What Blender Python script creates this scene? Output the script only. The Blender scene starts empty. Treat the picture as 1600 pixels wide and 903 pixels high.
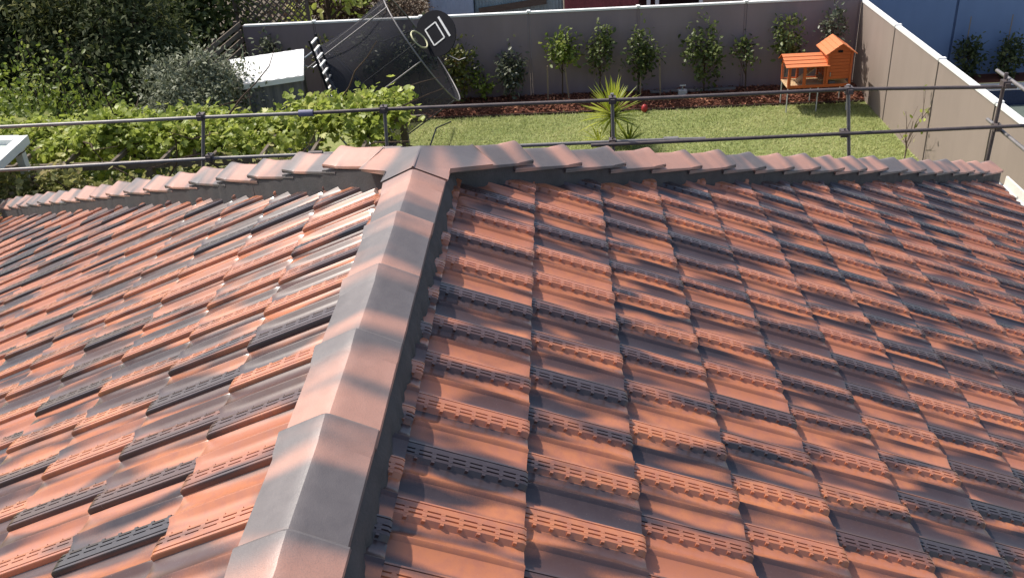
import bpy, bmesh, math, random
import numpy as np
from mathutils import Vector, Matrix, Euler

random.seed(7)
rng = np.random.default_rng(7)
S = bpy.context.scene
COL = S.collection
R = math.radians
pi = math.pi

# ------------------------------------------------------------------ camera
CAM = Vector((0.6132, 0.0, 1.4411))
CM = Matrix(((0.997683, 0.028687, 0.061692), (0.040148, 0.483821, -0.874245), (-0.054928, 0.874696, 0.481549)))
cam_data = bpy.data.cameras.new('camera')
cam_data.sensor_width = 36.0
cam_data.lens = 36.0 * 1480.0 / 1600.0
cam_data.clip_start = 0.05
cam_data.clip_end = 2000
cam = bpy.data.objects.new('camera', cam_data)
COL.objects.link(cam)
cam.matrix_world = Matrix.Translation(CAM) @ CM.to_4x4()
S.camera = cam

# ------------------------------------------------------------------ light
SUN = Vector((-0.50, 0.28, 0.81)).normalized()      # direction towards the sun
world = bpy.data.worlds.new('World')
S.world = world
world.use_nodes = True
wn = world.node_tree
wn.nodes.clear()
sky = wn.nodes.new('ShaderNodeTexSky')
sky.sky_type = 'NISHITA'
sky.sun_disc = False
sky.sun_elevation = math.asin(SUN.z)
sky.sun_rotation = math.atan2(SUN.x, SUN.y)
sky.air_density = 1.0
sky.dust_density = 3.0
bg = wn.nodes.new('ShaderNodeBackground')
bg.inputs['Strength'].default_value = 0.125
wo = wn.nodes.new('ShaderNodeOutputWorld')
wn.links.new(sky.outputs[0], bg.inputs['Color'])
wn.links.new(bg.outputs[0], wo.inputs['Surface'])
sun_data = bpy.data.lights.new('sun', 'SUN')
sun_data.energy = 3.7
sun_data.angle = R(0.53)
sun_data.color = (1.0, 0.94, 0.86)
sun = bpy.data.objects.new('sun', sun_data)
COL.objects.link(sun)
sun.rotation_euler = SUN.to_track_quat('Z', 'Y').to_euler()
sun.location = SUN * 30
S.view_settings.view_transform = 'Standard'
S.view_settings.look = 'None'
S.view_settings.exposure = 0.48
S.view_settings.gamma = 1.0

# ------------------------------------------------------------------ helpers
def tag(o, label=None, cat=None, group=None, kind=None):
    if label: o['label'] = label
    if cat: o['category'] = cat
    if group: o['group'] = group
    if kind: o['kind'] = kind
    return o

def empty(name, loc=(0, 0, 0), rz=0.0, label=None, cat=None, group=None):
    o = bpy.data.objects.new(name, None)
    o.empty_display_size = 0.2
    COL.objects.link(o)
    o.location = loc
    o.rotation_euler = (0, 0, rz)
    return tag(o, label, cat, group)

class MB:
    def __init__(s): s.v = []; s.f = []
    def add(s, vs, fs):
        b = len(s.v); s.v += [tuple(p) for p in vs]; s.f += [tuple(b + i for i in f) for f in fs]
        return s
    def box(s, x0, x1, y0, y1, z0, z1):
        return s.add([(x0, y0, z0), (x1, y0, z0), (x1, y1, z0), (x0, y1, z0), (x0, y0, z1), (x1, y0, z1), (x1, y1, z1), (x0, y1, z1)],
                     [(0, 3, 2, 1), (4, 5, 6, 7), (0, 1, 5, 4), (1, 2, 6, 5), (2, 3, 7, 6), (3, 0, 4, 7)])
    def beam(s, a, b, w, h, up=(0, 0, 1)):
        a = Vector(a); b = Vector(b); d = (b - a).normalized(); up = Vector(up)
        if abs(d.dot(up)) > 0.97: up = Vector((0, 1, 0))
        r = d.cross(up).normalized() * w / 2; u = r.cross(d).normalized() * h / 2
        vs = [p + sx * r + sy * u for p in (a, b) for sx, sy in ((-1, -1), (1, -1), (1, 1), (-1, 1))]
        return s.add(vs, [(0, 3, 2, 1), (4, 5, 6, 7), (0, 1, 5, 4), (1, 2, 6, 5), (2, 3, 7, 6), (3, 0, 4, 7)])
    def tube(s, pts, r, n=8, cap=True):
        pts = [Vector(p) for p in pts]; rs = r if isinstance(r, (list, tuple)) else [r] * len(pts)
        rings = []; prev = None
        for i, p in enumerate(pts):
            d = (pts[min(i + 1, len(pts) - 1)] - pts[max(i - 1, 0)]).normalized()
            if prev is None:
                prev = d.orthogonal().normalized()
            a = (prev - d * prev.dot(d)); a = a.normalized() if a.length > 1e-6 else d.orthogonal().normalized(); prev = a
            b = d.cross(a)
            rings.append([p + rs[i] * (math.cos(2 * pi * k / n) * a + math.sin(2 * pi * k / n) * b) for k in range(n)])
        vs = [q for ring in rings for q in ring]; fs = []
        for i in range(len(pts) - 1):
            for k in range(n):
                fs.append((i * n + k, i * n + (k + 1) % n, (i + 1) * n + (k + 1) % n, (i + 1) * n + k))
        if cap:
            fs.append(tuple(range(n - 1, -1, -1))); fs.append(tuple(range((len(pts) - 1) * n, len(pts) * n)))
        return s.add(vs, fs)
    def build(s, name, mat, parent=None, smooth=None, loc=None):
        me = bpy.data.meshes.new(name)
        me.from_pydata(s.v, [], s.f)
        me.materials.append(mat)
        if smooth is not None:
            me.polygons.foreach_set('use_smooth', [True] * len(me.polygons))
            me.set_sharp_from_angle(angle=R(smooth))
        me.update()
        o = bpy.data.objects.new(name, me)
        COL.objects.link(o)
        if parent: o.parent = parent
        if loc is not None: o.location = loc
        return o

def bevel(o, w=0.004, seg=1):
    m = o.modifiers.new('bevel', 'BEVEL'); m.width = w; m.segments = seg; m.limit_method = 'ANGLE'; m.angle_limit = R(40)
    return o

def sphere(c, r, nu=12, nv=8):
    mb = MB(); vs = []
    rx, ry, rz = r if isinstance(r, (tuple, list)) else (r, r, r)
    for j in range(nv + 1):
        t = pi * j / nv
        for i in range(nu):
            a = 2 * pi * i / nu
            vs.append((c[0] + rx * math.sin(t) * math.cos(a), c[1] + ry * math.sin(t) * math.sin(a), c[2] + rz * math.cos(t)))
    fs = [(j * nu + i, (j + 1) * nu + i, (j + 1) * nu + (i + 1) % nu, j * nu + (i + 1) % nu) for j in range(nv) for i in range(nu)]
    return mb.add(vs, fs)

# ------------------------------------------------------------------ materials
class NT:
    def __init__(s, name):
        s.m = bpy.data.materials.new(name); s.m.use_nodes = True
        s.t = s.m.node_tree; s.t.nodes.clear()
        s.out = s.n('ShaderNodeOutputMaterial')
    def n(s, typ, **kw):
        x = s.t.nodes.new(typ)
        for k, v in kw.items(): setattr(x, k, v)
        return x
    def l(s, a, b): s.t.links.new(a, b)
    def setin(s, node, key, v):
        if hasattr(v, 'is_output'): s.l(v, node.inputs[key])
        else: node.inputs[key].default_value = v
    def math(s, op, a, b=0.0, c=0.0, clamp=False):
        x = s.n('ShaderNodeMath', operation=op); x.use_clamp = clamp
        for i, v in enumerate((a, b, c)): s.setin(x, i, v)
        return x.outputs[0]
    def noise(s, vec=None, scale=5.0, detail=3.0, rough=0.5, w=None, dist=0.0):
        x = s.n('ShaderNodeTexNoise')
        if w is not None: x.noise_dimensions = '4D'; s.setin(x, 'W', w)
        if vec is not None: s.l(vec, x.inputs['Vector'])
        x.inputs['Scale'].default_value = scale; x.inputs['Detail'].default_value = detail
        x.inputs['Roughness'].default_value = rough; x.inputs['Distortion'].default_value = dist
        return x.outputs['Fac']
    def ramp(s, fac, stops):
        x = s.n('ShaderNodeValToRGB'); e = x.color_ramp.elements
        while len(e) > len(stops): e.remove(e[-1])
        while len(e) < len(stops): e.new(0.5)
        for k, (p, c) in enumerate(stops):
            e[k].position = p; e[k].color = (*c, 1) if len(c) == 3 else c
        s.l(fac, x.inputs[0]); return x.outputs[0]
    def smooth(s, v, a, b):
        x = s.n('ShaderNodeMapRange', interpolation_type='SMOOTHSTEP')
        s.setin(x, 'Value', v); x.inputs['From Min'].default_value = a; x.inputs['From Max'].default_value = b
        return x.outputs[0]
    def mix(s, fac, a, b, blend='MIX'):
        x = s.n('ShaderNodeMix', data_type='RGBA', blend_type=blend)
        s.setin(x, 0, fac)
        for k, v in ((6, a), (7, b)):
            if hasattr(v, 'is_output'): s.l(v, x.inputs[k])
            else: x.inputs[k].default_value = (*v, 1) if len(v) == 3 else v
        return x.outputs[2]
    def obj(s): return s.n('ShaderNodeTexCoord').outputs['Object']
    def principled(s, color, rough=0.6, spec=0.5, metal=0.0, bump=None, bump_s=0.2, bump_d=0.01, alpha=None, **kw):
        p = s.n('ShaderNodeBsdfPrincipled')
        if hasattr(color, 'is_output'): s.l(color, p.inputs['Base Color'])
        else: p.inputs['Base Color'].default_value = (*color, 1)
        s.setin(p, 'Roughness', rough); s.setin(p, 'Specular IOR Level', spec); s.setin(p, 'Metallic', metal)
        if alpha is not None: s.setin(p, 'Alpha', alpha)
        for k, v in kw.items(): s.setin(p, k.replace('_', ' '), v)
        if bump is not None:
            b = s.n('ShaderNodeBump'); b.inputs['Strength'].default_value = bump_s; b.inputs['Distance'].default_value = bump_d
            s.l(bump, b.inputs['Height']); s.l(b.outputs[0], p.inputs['Normal'])
        s.l(p.outputs[0], s.out.inputs['Surface'])
        return p

def plain(name, c, rough=0.6, spec=0.4, metal=0.0, var=0.25, scale=6.0, bump=0.15, bd=0.005, stretch=None):
    t = NT(name)
    v = t.obj()
    if stretch:
        mp = t.n('ShaderNodeMapping'); mp.inputs['Scale'].default_value = stretch; t.l(v, mp.inputs['Vector']); v = mp.outputs[0]
    n1 = t.noise(v, scale, 5, 0.6)
    n2 = t.noise(v, scale * 9, 3, 0.6)
    f = t.math('MULTIPLY_ADD', n2, 0.4, t.math('MULTIPLY', n1, 0.6))
    lo = tuple(max(0, x * (1 - var)) for x in c); hi = tuple(min(1, x * (1 + var)) for x in c)
    col = t.ramp(f, [(0.3, lo), (0.7, hi)])
    t.principled(col, rough, spec, metal, bump=n2, bump_s=bump, bump_d=bd)
    return t.m

def m_tile():
    t = NT('glazed_terracotta')
    uv = t.n('ShaderNodeUVMap', uv_map='tuv').outputs[0]
    at = t.n('ShaderNodeAttribute', attribute_name='rnd').outputs['Fac']
    oi = t.n('ShaderNodeObjectInfo').outputs['Random']
    r = t.math('ADD', at, oi)
    w = t.math('MULTIPLY', r, 57.0)
    r2 = t.math('FRACT', t.math('MULTIPLY', r, 17.31))
    mp = t.n('ShaderNodeMapping'); mp.inputs['Scale'].default_value = (2.9, 13.0, 1); t.l(uv, mp.inputs['Vector'])
    n = t.noise(mp.outputs[0], 1.0, 1.4, 0.45, w=w)
    fine = t.noise(uv, 260, 2, 0.6, w=w)
    mid = t.noise(uv, 30, 3, 0.6, w=w)
    v = t.math('ADD', n, t.math('MULTIPLY_ADD', fine, 0.05, -0.025))
    v = t.math('ADD', v, t.math('MULTIPLY_ADD', r2, 0.15, -0.075))
    sp = t.n('ShaderNodeSeparateXYZ'); t.l(uv, sp.inputs[0])
    rib = t.math('LESS_THAN', sp.outputs[1], 0.071)
    r4 = t.math('FRACT', t.math('MULTIPLY', r, 73.13))
    v = t.math('ADD', v, t.math('MULTIPLY', rib, t.math('MULTIPLY_ADD', r4, 0.30, -0.17)))
    mask = t.smooth(v, 0.39, 0.57)
    r3 = t.math('FRACT', t.math('MULTIPLY', r, 41.77))
    mask = t.math('MULTIPLY', mask, t.math('MULTIPLY_ADD', r3, 0.14, 0.86))
    terra = t.mix(r2, (0.43, 0.155, 0.078), (0.56, 0.208, 0.092))
    terra = t.mix(t.smooth(mid, 0.35, 0.75), terra, (0.40, 0.148, 0.088))
    dark = t.mix(mid, (0.024, 0.019, 0.023), (0.052, 0.040, 0.044))
    col = t.mix(mask, terra, dark)
    grit = t.smooth(t.noise(uv, 75, 5, 0.75, w=w, dist=0.6), 0.55, 0.75)
    col = t.mix(t.math('MULTIPLY', grit, 0.13), col, (0.20, 0.15, 0.125))
    speck = t.math('GREATER_THAN', t.noise(uv, 420, 0, 0.5, w=w), 0.80)
    col = t.mix(t.math('MULTIPLY', speck, 0.35), col, (0.35, 0.30, 0.26))
    rough = t.math('MULTIPLY_ADD', mid, 0.22, 0.24)
    t.principled(col, rough, 0.36, Coat_Weight=0.65, Coat_Roughness=0.19, bump=t.math('MULTIPLY_ADD', fine, 0.4, mid), bump_s=0.12, bump_d=0.002)
    return t.m

def m_cap():
    t = NT('terracotta_ridge_glaze')
    v = t.n('ShaderNodeUVMap', uv_map='tuv').outputs[0]
    r = t.n('ShaderNodeObjectInfo').outputs['Random']
    w = t.math('MULTIPLY', r, 91.0)
    mp = t.n('ShaderNodeMapping'); mp.inputs['Scale'].default_value = (5.0, 1.6, 1); t.l(v, mp.inputs['Vector'])
    n = t.noise(mp.outputs[0], 1.0, 1.5, 0.45, w=w)
    fine = t.noise(v, 330, 2, 0.6, w=w)
    mid = t.noise(v, 24, 4, 0.62, w=w)
    vv = t.math('ADD', n, t.math('MULTIPLY_ADD', fine, 0.05, -0.025))
    mask = t.smooth(vv, 0.41, 0.58)
    terra = t.mix(mid, (0.41, 0.215, 0.160), (0.51, 0.280, 0.215))
    dark = t.mix(mid, (0.105, 0.092, 0.092), (0.165, 0.146, 0.144))
    col = t.mix(mask, terra, dark)
    col = t.mix(t.math('MULTIPLY', t.smooth(fine, 0.45, 0.75), 0.30), col, (0.20, 0.165, 0.15))
    sc = t.smooth(t.noise(v, 70, 5, 0.75, w=w, dist=1.0), 0.66, 0.74)
    col = t.mix(t.math('MULTIPLY', sc, 0.35), col, (0.42, 0.34, 0.28))
    t.principled(col, t.math('MULTIPLY_ADD', mid, 0.2, 0.32), 0.5, bump=t.math('MULTIPLY_ADD', fine, 0.5, mid), bump_s=0.45, bump_d=0.003)
    return t.m

def m_leaf(name, c1, c2, trans=0.35, rough=0.45, c3=None):
    t = NT(name)
    a = t.n('ShaderNodeAttribute', attribute_name='tint').outputs['Fac']
    stops = [(0.0, c1), (1.0, c2)] if c3 is None else [(0.0, c1), (0.72, c2), (1.0, c3)]
    col = t.ramp(a, stops)
    p = t.n('ShaderNodeBsdfPrincipled'); t.l(col, p.inputs['Base Color'])
    p.inputs['Roughness'].default_value = rough; p.inputs['Specular IOR Level'].default_value = 0.4
    tr = t.n('ShaderNodeBsdfTranslucent')
    t.l(t.mix(0.5, col, (0.5, 0.62, 0.08), 'MULTIPLY') if False else col, tr.inputs['Color'])
    mx = t.n('ShaderNodeMixShader'); mx.inputs[0].default_value = trans
    t.l(p.outputs[0], mx.inputs[1]); t.l(tr.outputs[0], mx.inputs[2]); t.l(mx.outputs[0], t.out.inputs['Surface'])
    return t.m

def m_ground(name, c1, c2, c3, scale=1.5):
    t = NT(name); v = t.obj()
    a = t.noise(v, scale, 5, 0.6); b = t.noise(v, scale * 14, 4, 0.7)
    col = t.mix(t.smooth(a, 0.35, 0.65), c1, c2)
    col = t.mix(t.smooth(b, 0.45, 0.7), col, c3)
    t.principled(col, 0.9, 0.2, bump=b, bump_s=0.6, bump_d=0.02)
    return t.m

def m_wall(name, c, streak=0.12):
    t = NT(name); v = t.obj()
    mp = t.n('ShaderNodeMapping'); mp.inputs['Scale'].default_value = (2.2, 2.2, 0.35); t.l(v, mp.inputs['Vector'])
    a = t.noise(mp.outputs[0], 1.6, 5, 0.6); b = t.noise(v, 90, 3, 0.6); d = t.noise(v, 1.1, 4, 0.6)
    lo = tuple(x * (1 - streak) for x in c); hi = tuple(min(1, x * (1 + streak)) for x in c)
    col = t.ramp(t.math('MULTIPLY_ADD', a, 0.55, t.math('MULTIPLY', d, 0.45)), [(0.3, lo), (0.7, hi)])
    t.principled(col, 0.75, 0.25, bump=b, bump_s=0.25, bump_d=0.003)
    return t.m

M_TILE = m_tile(); M_CAP = m_cap()
M_POINT = plain('dark_pointing', (0.080, 0.075, 0.074), 0.75, 0.3, var=0.25, scale=14, bump=0.4, bd=0.004)
M_UNDER = plain('light_stop_sheet', (0.03, 0.028, 0.027), 0.9)
M_WHITE = plain('white_paint', (0.80, 0.79, 0.76), 0.5, var=0.05, scale=3)
M_CREAM = plain('cream_gutter', (0.72, 0.69, 0.62), 0.4, var=0.06, scale=3)
M_BRICK = plain('house_brick', (0.32, 0.17, 0.12), 0.85)
M_WALLG = m_wall('mauve_grey_panel', (0.265, 0.205, 0.212))
M_WALLB = m_wall('beige_panel', (0.275, 0.222, 0.188), 0.08)
M_WALLBLUE = m_wall('blue_grey_wall', (0.165, 0.23, 0.37), 0.08)
M_GALV = plain('galvanised_tube', (0.21, 0.195, 0.19), 0.5, 0.5, 0.35, var=0.25, scale=9)
M_RUSTY = plain('weathered_tube', (0.11, 0.088, 0.085), 0.55, 0.5, 0.3, var=0.4, scale=12)
M_STEEL = plain('grey_steel', (0.32, 0.34, 0.36), 0.4, 0.5, 0.5, var=0.2, scale=10)
M_BLACK = plain('black_plastic', (0.010, 0.010, 0.014), 0.8, 0.2, var=0.2)
M_BLACKPOLE = plain('dark_pole', (0.05, 0.05, 0.055), 0.4, 0.5, 0.3, var=0.2)
M_ORANGE = plain('orange_stained_timber', (0.50, 0.105, 0.028), 0.5, 0.4, var=0.18, scale=8, stretch=(1, 6, 6))
M_ORANGEROOF = plain('orange_roof_felt', (0.60, 0.19, 0.075), 0.65, 0.3, var=0.10, scale=14)
M_PALETIM = plain('pale_timber', (0.52, 0.36, 0.20), 0.7, var=0.2, scale=8)
M_TIMBER = plain('grey_timber', (0.15, 0.12, 0.095), 0.85, 0.2, var=0.35, scale=6, stretch=(6, 1, 6))
M_STAKE = plain('hardwood_stake', (0.26, 0.20, 0.14), 0.8, 0.2, var=0.25)
M_BARK = plain('brown_bark', (0.085, 0.058, 0.040), 0.9, 0.2, var=0.4, scale=12, bump=0.7, bd=0.02)
M_RED = plain('red_rubber', (0.36, 0.035, 0.035), 0.45, var=0.15)
M_SHEDWALL = plain('grey_shed_steel', (0.135, 0.130, 0.145), 0.55, var=0.15)
M_LAWN = m_ground('lawn_soil', (0.18, 0.23, 0.075), (0.24, 0.27, 0.095), (0.30, 0.29, 0.13))
M_YARD = m_ground('bare_yard', (0.14, 0.11, 0.08), (0.10, 0.085, 0.065), (0.18, 0.15, 0.11))
M_FAR = m_ground('far_ground', (0.08, 0.09, 0.05), (0.11, 0.10, 0.07), (0.10, 0.10, 0.06), 0.2)
M_MULCH = m_ground('red_mulch', (0.12, 0.042, 0.026), (0.16, 0.060, 0.035), (0.06, 0.022, 0.015), 6)
M_PAVE = plain('pale_coping', (0.50, 0.50, 0.48), 0.7, var=0.08)
M_POOLTILE = plain('navy_pool_tile', (0.018, 0.028, 0.075), 0.25, var=0.3, scale=30)
M_L_VINE = m_leaf('vine_leaf', (0.17, 0.23, 0.03), (0.46, 0.52, 0.11), 0.45, 0.45, (0.62, 0.58, 0.24))
M_L_VINE2 = m_leaf('vine_leaf_dry', (0.15, 0.17, 0.045), (0.42, 0.40, 0.15), 0.38, 0.5, (0.46, 0.33, 0.22))
M_L_DARK = m_leaf('dark_leaf', (0.028, 0.042, 0.015), (0.085, 0.102, 0.032), 0.32, 0.8, (0.24, 0.235, 0.08))
M_L_OLIVE = m_leaf('olive_leaf', (0.11, 0.125, 0.075), (0.25, 0.27, 0.17), 0.25, 0.6)
M_L_GREEN = m_leaf('green_leaf', (0.075, 0.115, 0.018), (0.22, 0.28, 0.045), 0.40, 0.5, (0.38, 0.39, 0.09))
M_L_LILLY = m_leaf('shrub_leaf', (0.045, 0.068, 0.018), (0.15, 0.185, 0.055), 0.35, 0.45, (0.28, 0.30, 0.12))
M_L_RED = m_leaf('shrub_leaf_reddish', (0.045, 0.060, 0.014), (0.15, 0.16, 0.035), 0.3, 0.4, (0.24, 0.11, 0.05))
M_L_GREY = m_leaf('shrub_leaf_greyish', (0.055, 0.068, 0.040), (0.15, 0.165, 0.105), 0.25, 0.4, (0.24, 0.24, 0.18))
M_L_DRY = m_leaf('dry_leaf', (0.10, 0.062, 0.040), (0.22, 0.15, 0.095), 0.2, 0.7)
M_L_YUCCA = m_leaf('yucca_leaf', (0.20, 0.26, 0.02), (0.46, 0.48, 0.07), 0.45, 0.38)
M_L_GRASS = m_leaf('grass_blade', (0.25, 0.30, 0.095), (0.48, 0.51, 0.21), 0.48, 0.6, (0.62, 0.57, 0.31))
M_L_MULCH = m_leaf('mulch_chip', (0.07, 0.024, 0.015), (0.24, 0.085, 0.048), 0.0, 0.9, (0.42, 0.20, 0.11))

def m_net():
    t = NT('trampoline_net')
    d = t.n('ShaderNodeBsdfDiffuse'); d.inputs['Color'].default_value = (0.045, 0.045, 0.052, 1)
    tr = t.n('ShaderNodeBsdfTransparent')
    mx = t.n('ShaderNodeMixShader'); mx.inputs[0].default_value = 0.52
    t.l(tr.outputs[0], mx.inputs[1]); t.l(d.outputs[0], mx.inputs[2]); t.l(mx.outputs[0], t.out.inputs['Surface'])
    return t.m
M_NET = m_net()
def m_water():
    t = NT('pool_water'); v = t.obj()
    t.principled((0.15, 0.18, 0.155), 0.12, 0.5, bump=t.noise(v, 3, 3), bump_s=0.2, bump_d=0.02)
    return t.m
M_WATER = m_water()

# ------------------------------------------------------------------ ground
GZ = -4.6
def sheet(name, x0, x1, y0, y1, z, mat, label=None):
    o = MB().add([(x0, y0, z), (x1, y0, z), (x1, y1, z), (x0, y1, z)], [(0, 1, 2, 3)]).build(name, mat)
    return tag(o, label, None, None, 'structure')
sheet('ground', -600, 600, -600, 900, -5.6, M_FAR)
sheet('lawn', -16, 6.45, -12, 18.10, GZ, M_LAWN)
MBED = [(18.06, GZ - 0.02), (18.10, GZ + 0.05), (18.22, GZ + 0.10), (18.45, GZ + 0.13), (18.70, GZ + 0.13), (18.96, GZ + 0.12)]
tag(MB().add([(x, y, z) for x in (-16, 6.4) for y, z in MBED], [(i, 6 + i, 7 + i, i + 1) for i in range(5)]).build('mulch_bed', M_MULCH), None, None, None, 'structure')
sheet('back_yard', -30, 6.45, 19.06, 60, GZ - 0.02, M_YARD)
sheet('pool_paving', 6.52, 7.6, -12, 18.42, GZ, M_PAVE)
sheet('side_paving', 12.0, 30, -12, 18.42, GZ, M_PAVE)
sheet('pool_coping', 7.6, 12.0, 18.41, 18.86, GZ + 0.004, M_PAVE)
sheet('side_mulch', 6.52, 30, 18.87, 19.46, GZ + 0.02, M_MULCH)
sheet('pool_water', 7.6, 12.0, 5, 18.40, GZ - 0.30, M_WATER)
tag(MB().box(7.6, 12.0, 18.402, 18.44, GZ - 0.6, GZ - 0.004).build('pool_edge', M_POOLTILE), None, None, None, 'structure')

# ------------------------------------------------------------------ roof tiles
TW, TG = 0.22145, 0.33865
PROF = [(0.0, -0.003), (0.0002, 0.0125), (0.003, 0.0172), (0.009, 0.0182), (0.0100, 0.0150), (0.0120, 0.0150), (0.0132, 0.0185), (0.0316, 0.0185),
        (0.0322, 0.0150), (0.0360, 0.0150), (0.0366, 0.0182), (0.0466, 0.0182), (0.0472, 0.0146), (0.0512, 0.0146), (0.0520, 0.0176), (0.0610, 0.0165),
        (0.0700, 0.0020), (0.082, -0.001), (0.104, 0.0005), (0.120, 0.0075), (0.1300, 0.0165), (0.1330, 0.0178), (0.1360, 0.0165), (0.1430, 0.0065),
        (0.156, 0.0015), (0.180, -0.003), (0.200, -0.0035), (0.212, -0.001), (0.2205, 0.003)]
US = [-0.035, 0.0, 0.020, 0.040, 0.065, 0.095, 0.14, 0.20, 0.24, 0.27, 0.297, 0.318, 0.331, 0.3365, 0.3385]
def sm(x, a, b):
    x = max(0.0, min(1.0, (x - a) / (b - a))); return x * x * (3 - 2 * x)
def tile_h(u, d, h):
    if d > 0.0705:
        s = sm(u, -0.030, 0.024)
        ridge = h * (s if h > 0.0015 else 1.0)
        b = sm(u, 0.235, 0.336)
        q = (d - 0.137) / (0.050 if d < 0.137 else 0.030)
        bulge = 0.0065 * math.exp(-q * q)
        z = ridge * (1 - b) + max(bulge, ridge * 0.75) * b
    else:
        z = h
        if u > 0.328: z -= 0.003 * sm(u, 0.328, TG)
    if u > 0.330: z -= 0.0015 * sm(u, 0.330, TG)
    return z - 0.027 * (1 - u / TG)
def make_tile():
    vs = []; fs = []; uv = []
    nd = len(PROF)
    for u in US:
        for d, h in PROF:
            vs.append((u, -d, tile_h(u, d, h)))
    for d, h in PROF:
        vs.append((TG - 0.0015, -d, tile_h(TG, d, h) - (0.020 if d > 0.002 else 0.010)))
    nu = len(US) + 1
    for i in range(nu - 1):
        for k in range(nd - 1):
            fs.append((i * nd + k, i * nd + k + 1, (i + 1) * nd + k + 1, (i + 1) * nd + k))
    def slab(u0, u1, d0, d1, zt, zb=0.0105):
        b = len(vs)
        for u in (u0, u1):
            sink = 0.027 * (1 - u / TG)
            for d, z in ((d0, zb), (d0, zt), (d1, zt), (d1, zb)):
                vs.append((u, -d, z - sink))
        fs.extend([(b + 1, b + 2, b + 6, b + 5), (b, b + 1, b + 5, b + 4), (b + 2, b + 3, b + 7, b + 6), (b, b + 3, b + 2, b + 1), (b + 4, b + 5, b + 6, b + 7)])
    n = 7
    for i in range(n):
        u = 0.030 + i * 0.0465
        slab(u - 0.0058, u + 0.0058, 0.0285, 0.0380, 0.0182)
        slab(u - 0.0058, u + 0.0058, 0.0435, 0.0540, 0.0180)
        slab(u - 0.0045, u + 0.0045, 0.0590, 0.0680, 0.0160, 0.001)
    return vs, fs
TV, TF = make_tile()

def tile_mesh(name, vs, fs, sharp=True, rnd=None):
    me = bpy.data.meshes.new(name)
    me.from_pydata(vs, [], fs)
    me.materials.append(M_TILE)
    return me

base_me = tile_mesh('roof_tile', TV, TF)
uvl = base_me.uv_layers.new(name='tuv')
for li, lp in enumerate(base_me.loops):
    v = TV[lp.vertex_index]; uvl.data[li].uv = (v[0], -v[1])
base_me.polygons.foreach_set('use_smooth', [True] * len(base_me.polygons))
base_me.set_sharp_from_angle(angle=R(32))
base_me.update()

APEX = Vector((0.0, 3.79, 0.006))
TANP = 0.4513
HX, HY = 0.0, 3.79
def clipped_mesh(mw, planes):
    bm = bmesh.new(); bm.from_mesh(base_me)
    inv = mw.inverted()
    for co, no in planes:
        lco = inv @ co
        lno = (mw.to_3x3().transposed() @ no).normalized()
        bmesh.ops.bisect_plane(bm, geom=bm.verts[:] + bm.edges[:] + bm.faces[:], plane_co=lco, plane_no=lno, clear_outer=True)
    if not bm.faces:
        bm.free(); return None
    me = bpy.data.meshes.new('cut_tile'); me.materials.append(M_TILE); bm.to_mesh(me); bm.free()
    return me

AR = Matrix(((0.91145, -0.00742, 0.41133), (0.00814, 0.99997, 0.0), (-0.41132, 0.00335, 0.91149)))
BL = Matrix(((0.91027, -0.04706, -0.41133), (0.05163, 0.99867, 0.0), (0.41078, -0.02124, 0.91149)))
OR, OL = Vector((0.4641, 3.9509, -0.2478)), Vector((-0.5477, 3.9287, -0.2856))
def proj(p):
    d = CM.transposed() @ (p - CAM)
    if d.z > -0.1: return None
    return 800 + 1480 * d.x / -d.z, 451.5 - 1480 * d.y / -d.z

house = empty('house', (0, 0, GZ), 0, 'house under a hip roof of glazed orange and charcoal terracotta tiles', 'house')
hz = Matrix.Translation((0, 0, -GZ))
tiles = []
def gen_tiles(side):
    if side == 'R':
        du, dn = AR.col[0].copy(), AR.col[2].copy(); dv = AR.col[1].copy()
        s = 1.0; O = OR; off = 0.070; courses = range(-1, 14)
    else:
        du, dn = -BL.col[0], BL.col[2].copy(); dv = BL.col[1].copy()
        s = 0.24825 / 0.22145; O = OL; off = 0.0; courses = range(-1, 17)
    W = TW * s; G = TG * s
    left = dn.cross(du).normalized()          # left-hand when looking down the slope
    for c in courses:
        for r in range(-34, 20):
            rr = r + 0.5 * (c % 2)
            P = O + du * (c * G) - dv * (W * rr)        # reference point at the butt
            org = P - du * G + left * (off * s)
            j = Matrix.Rotation(R(random.gauss(0, 0.16)), 3, 'Z')
            rot = Matrix((du, left, dn)).transposed()
            mw = (rot @ j).to_4x4(); mw.translation = org + dn * random.gauss(0, 0.0010)
            mw = mw @ Matrix.Diagonal((s, s, s, 1))
            cs = [mw @ Vector((u, -d, 0)) for u in (-0.03, TG) for d in (0, TW)]
            if max(p.y for p in cs) < 0.15: continue
            if side == 'R':
                planes = [(Vector((HX + 0.02, HY, 0)), Vector((-1, 1, 0)).normalized()), (Vector((0.035, 0, 0)), Vector((-1, 0, 0)))]
            else:
                planes = [(Vector((HX - 0.02, HY, 0)), Vector((1, 1, 0)).normalized()), (Vector((-0.035, 0, 0)), Vector((1, 0, 0)))]
            dist = [max((p - co).dot(no) for p in cs) for co, no in planes]
            dmin = [min((p - co).dot(no) for p in cs) for co, no in planes]
            if any(m >= 0 for m in dmin): continue
            need = [pl for pl, m in zip(planes, dist) if m > 0]
            # size in the picture
            pp = [proj(p) for p in cs]; area = 0
            if all(pp):
                cx = sum(q[0] for q in pp) / 4; cy = sum(q[1] for q in pp) / 4
                if -60 < cx < 1660 and 180 < cy < 960:
                    a, b, e, d = pp[0], pp[1], pp[3], pp[2]
                    area = abs((e[0] - a[0]) * (d[1] - b[1]) - (d[0] - b[0]) * (e[1] - a[1])) / 2
            tiles.append((area, mw, need))
gen_tiles('R'); gen_tiles('L')
tiles.sort(key=lambda t: -t[0])
def cut(mw, need):
    if not need: return base_me
    return clipped_mesh(mw, need)
rest_v = []; rest_f = []; rest_uv = []; rest_r = []; nv = 0
bv = np.array(TV); bf = np.array(TF)
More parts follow.
